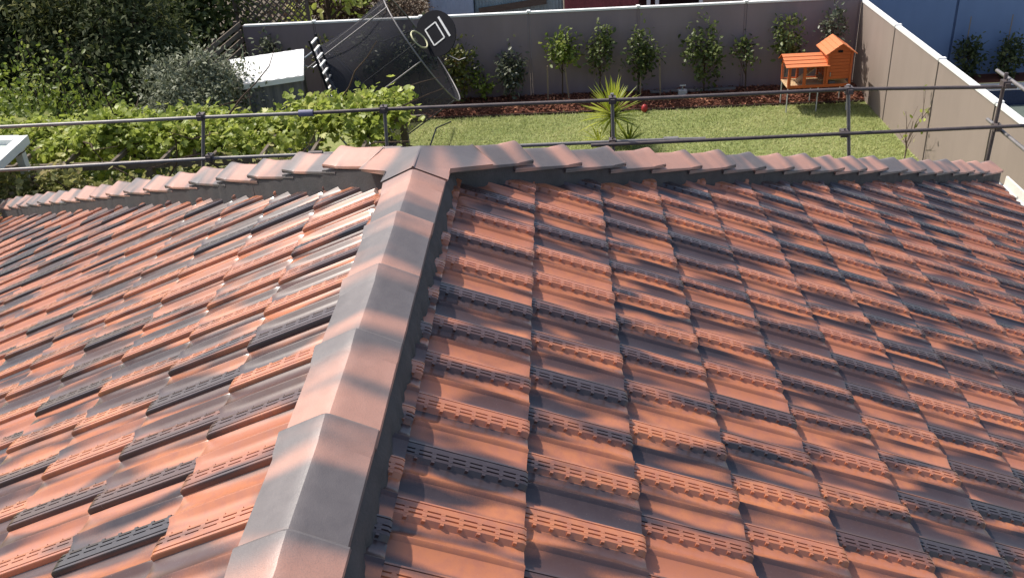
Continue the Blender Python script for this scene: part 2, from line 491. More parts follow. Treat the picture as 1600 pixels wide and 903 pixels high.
buv = np.stack([bv[:, 0], -bv[:, 1]], 1)
restp = []
cnt = 0
for area, mw, need in tiles:
    me = cut(mw, need)
    if me is None or len(me.polygons) == 0: continue
    if cnt < 300 and area > 0:
        o = bpy.data.objects.new('roof_tile', me); COL.objects.link(o); o.parent = house
        if need:
            me.polygons.foreach_set('use_smooth', [True] * len(me.polygons)); me.set_sharp_from_angle(angle=R(32))
        o.matrix_parent_inverse = Matrix.Identity(4); o.matrix_local = hz @ mw
        cnt += 1
    else:
        n = len(me.vertices); co = np.empty(n * 3); me.vertices.foreach_get('co', co); co = co.reshape(-1, 3)
        m = np.array(mw); w3 = co @ m[:3, :3].T + m[:3, 3]
        rest_v.append(w3 - np.array((0, 0, GZ)))
        rest_f += [tuple(nv + i for i in p.vertices) for p in me.polygons]
        rest_uv.append(np.stack([co[:, 0], -co[:, 1]], 1)); rest_r.append(np.full(n, random.random()))
        nv += n
rv = np.concatenate(rest_v); ruv = np.concatenate(rest_uv); rr_ = np.concatenate(rest_r)
me = bpy.data.meshes.new('roof_tile_field')
me.from_pydata(rv.tolist(), [], rest_f)
me.materials.append(M_TILE)
uvl = me.uv_layers.new(name='tuv')
li = np.empty(len(me.loops), dtype=np.int32); me.loops.foreach_get('vertex_index', li)
uvl.data.foreach_set('uv', ruv[li].astype(np.float32).ravel())
at = me.attributes.new('rnd', 'FLOAT', 'POINT'); at.data.foreach_set('value', rr_.astype(np.float32))
me.polygons.foreach_set('use_smooth', [True] * len(me.polygons)); me.set_sharp_from_angle(angle=R(32))
o = bpy.data.objects.new('roof_tile_field', me); COL.objects.link(o); o.parent = house; tag(o, kind='stuff')

def hpart(mb, name, mat, smooth=None):
    o = mb.build(name, mat, house, smooth); o.location = (0, 0, -GZ); return o

# unseen underlay added below every slope (front slope too) to stop light leaks; gutters, fascia, walls
EZ = -0.06 - TANP * 4.6
U = 0.085
LXE = -6.62
mb = MB()
mb.add([(0, -6, -U), (4.5, -6, -U - TANP * 4.5), (4.5, HY + 4.5, -U - TANP * 4.5), (0, HY, -U)], [(0, 1, 2, 3)])
mb.add([(0, -6, -U - .03), (LXE, -6, -U - .03 + TANP * LXE), (LXE, HY - LXE, -U - .03 + TANP * LXE), (0, HY, -U - .03)], [(3, 2, 1, 0)])
mb.add([(0, HY, -U), (4.5, HY + 4.5, -U - TANP * 4.5), (LXE, HY - LXE, -U + TANP * LXE)], [(0, 1, 2)])
hpart(mb, 'light_stop_underlay', M_UNDER)
hpart(MB().box(-4.4, 4.15, -6, HY + 4.1, GZ, EZ - 0.25), 'wall', M_BRICK)

def gutter(a, b, out):
    a = Vector(a); b = Vector(b); out = Vector(out); up = Vector((0, 0, 1)); mb = MB()
    prof = [(-0.01, 0.05), (-0.01, -0.06), (0.03, -0.075), (0.085, -0.07), (0.11, -0.04), (0.113, 0.035), (0.122, 0.045), (0.122, 0.052), (0.104, 0.050), (0.100, -0.035), (0.075, -0.058), (0.0, -0.058)]
    vs = [p + out * x + up * z for p in (a, b) for x, z in prof]; n = len(prof)
    return mb.add(vs, [(i, (i + 1) % n, n + (i + 1) % n, n + i) for i in range(n)] + [tuple(range(n)), tuple(range(2 * n - 1, n - 1, -1))])
hpart(gutter((4.56, -6, -2.17), (4.56, 8.35, -2.17), (1, 0, 0)), 'gutter', M_CREAM, 30)
hpart(gutter((-6.60, HY + 6.4, -3.20), (-6.60, -6, -3.20), (-1, 0, 0)), 'gutter', M_CREAM, 30)
hpart(MB().box(4.52, 4.548, -6, 8.2, -2.36, -2.12), 'fascia_board', M_CREAM)

# ridge and hip caps
def cap_mesh():
    half = [(0.1225, -0.006), (0.121, 0.0015), (0.075, 0.0235), (0.030, 0.0445), (0.010, 0.0535), (0.0, 0.0555)]
    prof = [(-x, z) for x, z in half] + [(x, z) for x, z in half[-2::-1]]
    inner = [(x * 0.975, z - 0.009) for x, z in prof]
    L = 0.455; C0 = L - 0.085
    st = [(0.0, 0.0, 1.0), (0.012, 0.002, 1.0), (C0 - 0.012, 0.0025, 1.0), (C0, 0.0065, 1.02), (L - 0.008, 0.0150, 1.045), (L, 0.012, 1.04)]
    vs = []; uv = []
    n = len(prof)
    for y, dz, sx in st:
        for x, z in prof: vs.append((x * sx, y, z + dz))
    fs = [(i * n + k, (i + 1) * n + k, (i + 1) * n + k + 1, i * n + k + 1) for i in range(len(st) - 1) for k in range(n - 1)]
    fs = [f[::-1] for f in fs]
    b = len(vs)
    for y, dz, sx in (st[0], st[-1]):
        for x, z in inner: vs.append((x * sx, y, z + dz))
    for k in range(n - 1):
        fs.append((k, b + k, b + k + 1, k + 1)[::-1])
        e = (len(st) - 1) * n
        fs.append((e + k, b + n + k, b + n + k + 1, e + k + 1))
        fs.append((b + k, b + n + k, b + n + k + 1, b + k + 1))
    me = bpy.data.meshes.new('ridge_cap'); me.from_pydata(vs, [], fs); me.materials.append(M_CAP)
    uvl = me.uv_layers.new(name='tuv')
    for li, lp in enumerate(me.loops):
        v = vs[lp.vertex_index]; uvl.data[li].uv = (v[1], v[0])
    me.polygons.foreach_set('use_smooth', [True] * len(me.polygons)); me.set_sharp_from_angle(angle=R(20)); me.update()
    return me
CAPM = cap_mesh()
def place_cap(p, axis, scale=(1, 1, 1), roll=0.0):
    y = Vector(axis).normalized(); x = y.cross(Vector((0, 0, 1))).normalized(); z = x.cross(y)
    m = Matrix((x, y, z)).transposed() @ Matrix.Rotation(roll, 3, 'Y')
    o = bpy.data.objects.new('ridge_cap', CAPM); COL.objects.link(o); o.parent = house
    m4 = m.to_4x4(); m4.translation = Vector(p) - Vector((0, 0, GZ))
    o.matrix_local = m4 @ Matrix.Diagonal((*scale, 1))
    return m4
EXPO = 0.405
k = 0
for i in range(-5, 6):
    y0 = 1.48 + EXPO * i                                   # collar (far end) of this cap
    place_cap((random.gauss(0, .0015), y0 - 0.455, -0.004 + random.gauss(0, .001)), (random.gauss(0, .004), 1, 0.010), roll=random.gauss(0, 0.006))
HE = 0.335
hipcaps = {1: [], -1: []}
tilt = 0.058
for sx in (1, -1):
    d = Vector((sx, 1, -TANP)).normalized()
    he = HE if sx > 0 else 0.435
    nh = 19 if sx > 0 else 25
    for i in range(nh):
        s0 = (0.10 if sx > 0 else 0.14) + he * i
        p = APEX + d * s0 + Vector((0, 0, -0.018 if sx > 0 else 0.000))
        ax = (d + Vector((0, 0, tilt + random.gauss(0, .008)))).normalized()
        place_cap(p, ax, (1.04 if sx > 0 else 0.95, 0.96 if sx > 0 else 1.16, 1.06), roll=random.gauss(0, 0.012))
        hipcaps[sx].append((p, ax, he))

# three-way apex tile
def apex_cap():
    mb = MB()
    A = Vector((0, 3.76, 0.070)); t = TANP
    def arms(off):
        M = Vector((0, 3.52, 0.072 - off)); HR = A + Vector((0.20, 0.20, -0.082)); HL = A + Vector((-0.20, 0.20, -0.082))
        HR.z -= off; HL.z -= off
        return M, HR, HL
    M, HR, HL = arms(0)
    ML = M + Vector((-0.132, 0, -0.058)); MR = M + Vector((0.132, 0, -0.058))
    CR = Vector((0.134, 3.63, 0.008)); CL = Vector((-0.134, 3.63, 0.008))
    HRn = HR + Vector((0.094, -0.094, -0.050)); HLn = HL + Vector((-0.094, -0.094, -0.050))
    HRf = HR + Vector((-0.09, 0.09, -0.045)); HLf = HL + Vector((0.09, 0.09, -0.045))
    CF = Vector((0, 3.98, -0.02))
    top = [A, M, ML, CL, HLn, HL, HLf, CF, HRf, HR, HRn, CR, MR]
    low = [p + Vector((0, 0, -0.014)) for p in top]
    n = len(top)
    fs = [(0, 1, 2, 3)[::-1], (0, 3, 4, 5)[::-1], (0, 5, 6, 7)[::-1], (0, 7, 8, 9)[::-1], (0, 9, 10, 11)[::-1], (0, 11, 12, 1)[::-1]]
    ring = [1, 2, 3, 4, 5, 6, 7, 8, 9, 10, 11, 12]
    for a, b in zip(ring, ring[1:] + ring[:1]): fs.append((a, b, n + b, n + a)[::-1])
    mb.add(top + low, fs)
    o = hpart(mb, 'apex_cap', M_CAP)
    uvl = o.data.uv_layers.new(name='tuv')
    for li, lp in enumerate(o.data.loops):
        v = mb.v[lp.vertex_index]; uvl.data[li].uv = (v[0] * 0.9 + 0.3, v[1] * 0.8)
    bevel(o, 0.006, 2)
apex_cap()

# dark flexible pointing below the caps
def pointing_main():
    mb = MB(); nseg = 240; y0, y1 = -0.6, 3.74; vs = []
    for i in range(nseg + 1):
        y = y0 + (y1 - y0) * i / nseg
        w = 0.006 * math.sin(y * 31) + random.gauss(0, 0.0022)
        b = random.gauss(0, 0.003)
        vs += [(-0.158 - w + b, y, -0.135), (-0.112, y, -0.010), (0.112, y, -0.010), (0.134 + w * 0.5, y, -0.045 + b * .5), (0.142 + w + b, y, -0.115)]
    fs = [(i * 5 + k, i * 5 + k + 1, (i + 1) * 5 + k + 1, (i + 1) * 5 + k)[::-1] for i in range(nseg) for k in range(4)]
    mb.add(vs, fs)
    hpart(mb, 'mortar_pointing', M_POINT, 50)
pointing_main()
def pointing_hip(sx):
    mb = MB()
    for ip, (p, ax, he) in enumerate(hipcaps[sx]):
        y = ax; x = y.cross(Vector((0, 0, 1))).normalized(); z = x.cross(y)
        vs = []; n = 10
        s0 = 0.075 if ip else -0.14
        L = he + 0.12 - s0
        for i in range(n + 1):
            q = p + y * (s0 + L * i / n)
            j = random.gauss(0, 0.003)
            for xx, zz in ((-0.130 + j, -0.185), (-0.112 + j * .4, -0.014), (0.112 + j * .4, -0.014), (0.130 + j, -0.185)):
                vs.append(q + x * xx + z * zz)
        fs = [(i * 4 + k, i * 4 + k + 1, (i + 1) * 4 + k + 1, (i + 1) * 4 + k)[::-1] for i in range(n) for k in range(3)]
        e = n * 4
        fs += [(0, 1, 2, 3), (e + 3, e + 2, e + 1, e)]
        mb.add(vs, fs)
    hpart(mb, 'mortar_pointing', M_POINT, 40)
pointing_hip(1); pointing_hip(-1)

# ------------------------------------------------------------------ boundary walls
def panel_wall(name, p0, p1, posts, zt, mat, capmat, label, thick=0.075, out=(0, -1, 0), postmat=None):
    p0 = Vector(p0); p1 = Vector(p1); d = (p1 - p0).normalized(); out = Vector(out); L = (p1 - p0).length
    root = empty(name, (p0.x, p0.y, GZ), 0, label, 'wall')
    off = Vector((p0.x, p0.y, GZ))
    ts = [0.0] + list(posts) + [L]
    H = zt - GZ
    for a, b in zip(ts[:-1], ts[1:]):
        mb = MB(); q0 = d * (a + 0.024); q1 = d * (b - 0.024); o = out * thick
        vs = []
        for z in (-0.15, H - 0.03):
            for q, s in ((q0, 0), (q1, 0), (q1, 1), (q0, 1)):
                vs.append(q + o * (s - 0.5) + Vector((0, 0, z)))
        mb.add(vs, [(0, 3, 2, 1), (4, 5, 6, 7), (0, 1, 5, 4), (1, 2, 6, 5), (2, 3, 7, 6), (3, 0, 4, 7)])
        bevel(mb.build('wall_panel', mat, root), 0.003)
    for t in ts:
        mb = MB(); q = d * t
        mb.beam(q + Vector((0, 0, -0.2)), q + Vector((0, 0, H - 0.01)), 0.036, 0.055, up=out)
        mb.build('wall_post', postmat or mat, root)
    for a, b in zip(ts[:-1], ts[1:]):
        mb = MB()
        mb.beam(d * (a + 0.012) + Vector((0, 0, H - 0.012)), d * (b - 0.012) + Vector((0, 0, H - 0.012)), thick + 0.028, 0.034)
        mb.build('capping', capmat, root)
    for t in ts[1:-1]:
        mb = MB(); q = d * t
        mb.beam(q - d * 0.035 + Vector((0, 0, H + 0.008)), q + d * 0.035 + Vector((0, 0, H + 0.008)), thick + 0.045, 0.036)
        mb.build('post_cap', capmat, root)
    return root
M_POSTD = plain('dark_joint', (0.045, 0.035, 0.035), 0.8)
panel_wall('boundary_wall', (-5.80, 19.0, 0), (6.36, 19.0, 0), [1.44, 3.59, 5.74, 7.89, 9.98], -2.80, M_WALLG, M_WHITE, 'shaded mauve grey panel wall across the back of the garden', postmat=M_WALLG)
panel_wall('boundary_wall', (6.44, 19.06, 0), (6.44, -6.0, 0), [2.12, 4.27, 6.43, 8.58, 10.73, 12.88, 15.0, 17.2, 19.4, 21.6], -2.87, M_WALLB, M_WHITE, 'sunlit beige panel wall with white capping along the right side', out=(-1, 0, 0), postmat=M_POSTD)
panel_wall('boundary_wall', (6.52, 19.5, 0), (16.0, 19.5, 0), [1.90, 4.0, 6.1, 8.2], -1.6, M_WALLBLUE, M_WALLBLUE, 'tall blue grey wall behind the neighbouring pool', postmat=plain('blue_joint', (0.06, 0.09, 0.17), 0.8))

# ------------------------------------------------------------------ foliage
def leaf_shape(kind):
    if kind == 'rhomb': return np.array([(0, 0, 0), (0.5, 0.42, 0.06), (1, 0, -0.05), (0.5, -0.42, 0.06)]), [(0, 1, 2, 3)]
    if kind == 'lobed':
        v = [(0.0, 0, 0), (0.12, 0.42, .05), (0.42, 0.56, .0), (0.50, 0.30, .07), (0.84, 0.32, .0), (0.76, 0.12, .04), (1.0, 0, -.10), (0.76, -0.12, .04), (0.84, -0.32, .0), (0.50, -0.30, .07), (0.42, -0.56, .0), (0.12, -0.42, .05)]
        return np.array(v), [tuple(range(6)) + (6,), (0, 6) + tuple(range(7, 12))]
    if kind == 'oval': return np.array([(0, 0, 0), (0.3, 0.27, 0.05), (0.7, 0.24, 0.03), (1, 0, -0.07), (0.7, -0.24, 0.03), (0.3, -0.27, 0.05)]), [(0, 1, 2, 3), (0, 3, 4, 5)]
    if kind == 'blade': return np.array([(0, 0.5, 0), (0, -0.5, 0), (0.55, 0.28, 0.02), (0.55, -0.28, 0.02), (1, 0, -0.06)]), [(0, 1, 3, 2), (2, 3, 4)]
def foliage(name, pos, dirs, ups, size, kind, mat, parent=None, width=1.0, tint=None, loc=None):
    """One mesh of many separate leaf faces: pos N x 3, dirs = leaf axis, ups = leaf normal hint."""
    base, faces = leaf_shape(kind)
    N = len(pos); size = np.broadcast_to(np.asarray(size, float), (N,))
    d = dirs / np.maximum(np.linalg.norm(dirs, axis=1, keepdims=True), 1e-6)
    s = np.cross(ups, d); s /= np.maximum(np.linalg.norm(s, axis=1, keepdims=True), 1e-6)
    u = np.cross(d, s)
    P = pos[:, None, :] + size[:, None, None] * (base[None, :, 0:1] * d[:, None, :] + base[None, :, 1:2] * width * s[:, None, :] + base[None, :, 2:3] * u[:, None, :])
    nb = len(base)
    V = P.reshape(-1, 3)
    loops = []; starts = []; tot = []
    per = np.concatenate([np.array(f) for f in faces]); fl = [len(f) for f in faces]
    L = (np.arange(N)[:, None] * nb + per[None, :]).ravel()
    totals = np.tile(np.array(fl), N)
    st = np.concatenate([[0], np.cumsum(totals)[:-1]])
    me = bpy.data.meshes.new(name)
    me.vertices.add(len(V)); me.vertices.foreach_set('co', V.astype(np.float32).ravel())
    me.loops.add(len(L)); me.loops.foreach_set('vertex_index', L.astype(np.int32))
    me.polygons.add(len(totals)); me.polygons.foreach_set('loop_start', st.astype(np.int32))
    me.update(calc_edges=True)
    if tint is None: tint = rng.random(N)
    a = me.attributes.new('tint', 'FLOAT', 'POINT'); a.data.foreach_set('value', np.repeat(tint, nb).astype(np.float32))
    me.materials.append(mat)
    o = bpy.data.objects.new(name, me); COL.objects.link(o)
    if parent: o.parent = parent
    if loc is not None: o.location = loc
    return o

def unit(n):
    v = rng.normal(size=(n, 3)); return v / np.linalg.norm(v, axis=1, keepdims=True)
def crown_points(n, c, r, clumps=40, spread=0.22, shell=0.55, flat=0.0):
    """Leaf positions in clumps through an ellipsoid, denser near its outside, with gaps left between clumps."""
    c = np.array(c, float); r = np.array(r, float)
    k = unit(clumps) * (shell + (1 - shell) * rng.random((clumps, 1)) ** 0.6) * (0.75 + 0.35 * rng.random((clumps, 1)))
    w = rng.random(clumps) + 0.35; w /= w.sum()
    ci = rng.choice(clumps, n, p=w)
    sp = spread * (0.6 + 0.8 * rng.random(clumps))
    q = k[ci] + rng.normal(size=(n, 3)) * sp[ci][:, None]
    out = q / np.maximum(np.linalg.norm(q, axis=1, keepdims=True), 1e-6)
    return c + q * r, out, ci
def bush(name, label, cat, base, c, r, n, size, mat, kind='oval', group=None, clumps=40, spread=0.22, trunk=True, droop=0.0, shell=0.5, width=1.0, tr=0.03, bark=None, part='foliage'):
    base = Vector(base)
    root = empty(name, base, 0, label, cat, group)
    c = np.array(c) - np.array(base)
    p, out, ci = crown_points(n, c, r, clumps, spread, shell)
    keep = p[:, 2] > 0.02; p, out, ci = p[keep], out[keep], ci[keep]; m = len(p)
    d = out * 0.6 + unit(m) * 0.9; d[:, 2] += 0.15 - droop
    up = out * 0.7 + unit(m) * 0.6; up[:, 2] += 0.6
    tint = np.clip(0.45 * rng.random(m) + 0.55 * rng.random(clumps)[ci] ** 1.3, 0, 1)
    foliage(part, p, d, up, size * (0.65 + 0.7 * rng.random(m)), kind, mat, root, width, tint)
    if trunk:
        mb = MB(); top = Vector(c) + Vector((0, 0, r[2] * 0.4))
        mb.tube([(0, 0, -0.05), Vector((top.x * .4, top.y * .4, top.z * .5)), top], [tr, tr * .75, tr * .3], 7)
        for _ in range(9):
            a = Vector((top.x * .5, top.y * .5, top.z * (0.35 + 0.5 * random.random())))
            e = Vector(c) + Vector([random.gauss(0, 0.42) * k for k in r])
            mb.tube([a, a.lerp(e, 0.5) + Vector((0, 0, 0.05 * r[2])), e], [tr * .45, tr * .3, tr * .12], 5)
        mb.build('trunk', bark or M_BARK, root, 60)
    return root

# young shrubs along the back wall
GS = 'young shrubs planted along the back wall'
def wallshrub(x, zt, zb, w, n, mat, label, y=18.68, size=0.085, part='foliage'):
    c = (x, y, (zt + zb) / 2); r = (w / 2, 0.24, (zt - zb) / 2)
    return bush('young_shrub', label, 'shrub', (x + random.uniform(-.04, .04), y, GZ + 0.06), c, r, n, size, mat, 'oval', GS, clumps=26, spread=0.24, shell=0.25, tr=0.016)
wallshrub(-5.15, -2.85, -4.0, 0.70, 520, M_L_GREY, 'dull green shrub by the far left end of the wall behind the white shed roof')
wallshrub(-4.05, -3.05, -4.0, 0.55, 240, M_L_RED, 'reddish shrub half hidden behind the left end of the tipped trampoline', size=.08)
wallshrub(-3.22, -2.95, -3.95, 0.62, 420, M_L_GREY, 'greyish shrub seen through the middle of the trampoline net')
wallshrub(-2.30, -2.98, -4.05, 0.98, 620, M_L_GREY, 'wide greyish shrub seen through the net below the basketball backboard')
wallshrub(-1.42, -3.22, -4.25, 0.70, 640, M_L_RED, 'bushy shrub with reddish top growing right of the basketball backboard')
wallshrub(-1.02, -3.75, -4.35, 0.45, 200, M_L_GREEN, 'low yellowish shrub between the reddish shrub and a rounded grey green shrub', size=.08)
wallshrub(-0.46, -3.34, -4.34, 0.58, 620, M_L_GREY, 'rounded grey green shrub in front of the first panel joint')
wallshrub(0.60, -3.10, -3.86, 0.74, 480, M_L_GREEN, 'light green shrub spreading wide above two stakes')
wallshrub(1.34, -3.05, -4.12, 0.56, 440, M_L_LILLY, 'narrow airy shrub directly behind the spiky yucca')
wallshrub(2.10, -3.12, -4.20, 0.66, 620, M_L_LILLY, 'shrub in front of the panel joint beside the grey plank')
wallshrub(3.38, -3.05, -4.26, 0.72, 720, M_L_LILLY, 'tall dense shrub between the tap box and a thin shrub')
wallshrub(4.18, -3.32, -3.96, 0.56, 260, M_L_LILLY, 'small thin shrub with bare lower stem left of the hutch', size=.075)
wallshrub(4.98, -3.02, -3.9, 0.66, 460, M_L_LILLY, 'shrub rising behind the low run of the orange hutch')
wallshrub(5.80, -2.98, -3.6, 0.50, 330, M_L_GREY, 'sparse silvery shrub rising behind the tower of the orange hutch', size=.075)
def stake(x0, x1, zt, label, y=18.58):
    o = MB().beam((0, 0, 0), (x1 - x0, 0, zt - (GZ + .02)), 0.026, 0.026).build('garden_stake', M_STAKE, None, None, (x0, y, GZ + 0.02))
    return tag(o, label, 'stake', 'wooden stakes in the mulch bed')
stake(0.27, 0.28, -3.78, 'upright stake at the left below the wide light green shrub')
stake(0.70, 0.63, -3.82, 'leaning stake at the right below the wide light green shrub')
stake(2.12, 2.12, -3.9, 'pale stake directly below the shrub beside the plank')
stake(2.52, 2.49, -3.72, 'leaning stake just right of the shrub beside the plank')

# mulch chips and grass blades
def ground_bits(name, n, x0, x1, y0, y1, z, size, kind, mat, vertical, width=1.0, dens=None):
    p = np.stack([rng.uniform(x0, x1, n), y0 + (y1 - y0) * (rng.random(n) if dens is None else dens(rng.random(n))), np.full(n, z)], 1)
    if vertical:
        d = rng.normal(size=(n, 3)) * 0.8; d[:, 2] = 0.55; up = unit(n) * 0.5; up[:, 2] = 0.9
    else:
        d = unit(n); d[:, 2] *= 0.35; up = unit(n) * 0.5; up[:, 2] += 1; p[:, 2] += rng.random(n) * 0.02
    if name == 'mulch':
        p[:, 2] = np.interp(p[:, 1], [q[0] for q in MBED], [q[1] for q in MBED]) + rng.random(n) * 0.02
    t = rng.random(n)
    if vertical:
        g = 0.5 + 0.5 * np.sin(p[:, 0] * 1.9 + 1.7 * np.sin(p[:, 1] * 1.3)) * np.sin(p[:, 1] * 2.3 + 1.1 * np.sin(p[:, 0] * 0.9))
        t = np.clip(0.72 * t ** 1.3 + 0.34 * g, 0, 1)
    return tag(foliage(name, p, d, up, size * (0.5 + rng.random(n)), kind, mat, None, width, t), kind='stuff')
ground_bits('grass', 110000, -3.5, 6.38, 12.8, 18.10, GZ, 0.062, 'blade', M_L_GRASS, True, 0.17)
ground_bits('mulch', 15000, -6.0, 6.36, 18.07, 18.95, GZ + 0.105, 0.055, 'rhomb', M_L_MULCH, False, 0.6)
tag(MB().box(-6, 6.37, 18.03, 18.056, GZ - 0.02, GZ + 0.045).build('garden_edging', plain('shadow_dark_edging', (0.05, 0.025, 0.02), 0.8), None), 'low edging board coloured as the dark shadow line between the lawn and the red mulch', 'edging')  # shadow at the foot of the mulch is put into the board's dark colour

# tap box, plank, ball, cable
t = empty('tap_box', (2.95, 18.52, GZ + 0.125), 0, 'small grey box with a t shaped handle on the mulch', 'tap')
bevel(MB().box(-0.085, 0.085, -0.06, 0.06, 0, 0.12).build('box', plain('pale_plastic', (0.42, 0.42, 0.42), 0.6), t), 0.008, 2)
MB().tube([(0, 0, .11), (0, 0, .20)], 0.012).build('stem', M_STEEL, t, 40)
MB().tube([(-.06, 0, .205), (.06, 0, .205)], 0.013).build('handle', M_PAVE, t, 40)
tag(bevel(MB().box(-0.85, 0.85, -0.05, 0.05, 0, 0.045).build('plank', M_GALV, None, None, (3.18, 18.74, GZ + 0.14))), 'long thin grey plank lying on the mulch', 'plank')
o = sphere((0, 0, 0), (0.062, 0.062, 0.085)).build('ball', M_RED, None, 80, (2.15, 17.94, GZ + 0.083)); tag(o, 'small red ball on the grass edge beside the mulch', 'ball')
o = MB().tube([(-1.90, 15.7, GZ + .02), (-1.75, 16.5, GZ + .35), (-1.60, 17.5, GZ + .12)], 0.014, 6).build('pole', M_BLACKPOLE, None, 40); tag(o, 'thin dark pole leaning over the grass beside the vine', 'pole')

# ------------------------------------------------------------------ yucca
def yucca():
    root = empty('yucca', (1.44, 16.2, GZ), 0, 'spiky yellow green yucca standing on the lawn', 'yucca')
    MB().tube([(0, 0, -.05), (0.01, 0, .3), (0, 0, .62)], [0.06, 0.05, 0.05], 8).build('trunk', M_BARK, root, 60)
    def leafm(org, az, el, L, w, bend, tint):
        mb = MB(); org = Vector(org); n = 6
        h = Vector((math.cos(az), math.sin(az), 0)); side = Vector((-math.sin(az), math.cos(az), 0))
        p = org.copy(); e = el; vs = []
        for i in range(n + 1):
            t = i / n; ww = w * (0.55 + 0.9 * t) if t < 0.35 else w * (0.87 * (1 - ((t - 0.35) / 0.65) ** 1.8) + 0.02)
            d = h * math.cos(e) + Vector((0, 0, 1)) * math.sin(e); nn = side.cross(d)
            vs += [p + side * ww, p + nn * (-0.25 * ww), p - side * ww]
            p = p + d * (L / n); e -= bend / n
        fs = [q for i in range(n) for q in ((i * 3, i * 3 + 1, i * 3 + 4, i * 3 + 3), (i * 3 + 1, i * 3 + 2, i * 3 + 5, i * 3 + 4))]
        mb.add(vs, fs)
        o = mb.build('leaf', M_L_YUCCA, root, 60)
        a = o.data.attributes.new('tint', 'FLOAT', 'POINT'); a.data.foreach_set('value', [tint] * len(o.data.vertices))
    for i in range(105):
        t = i / 105
        leafm((0, 0, 0.52 + 0.1 * t), i * 2.39996, R(-18 + 104 * t) + random.gauss(0, .06), random.uniform(0.50, 0.70), random.uniform(0.022, 0.031), R(18) * (1.2 - t), random.random() ** 0.8)
    for i in range(26):
        leafm((0.28, -0.12, 0.08), i * 2.39996, R(10 + 70 * i / 26), random.uniform(0.35, 0.5), 0.02, R(25), random.random() * 0.6)
    for i in range(16):
        leafm((-0.25, -0.05, 0.10), i * 2.39996, R(5 + 60 * i / 16), random.uniform(0.32, 0.45), 0.02, R(20), 0.3 + random.random() * 0.7)
yucca()

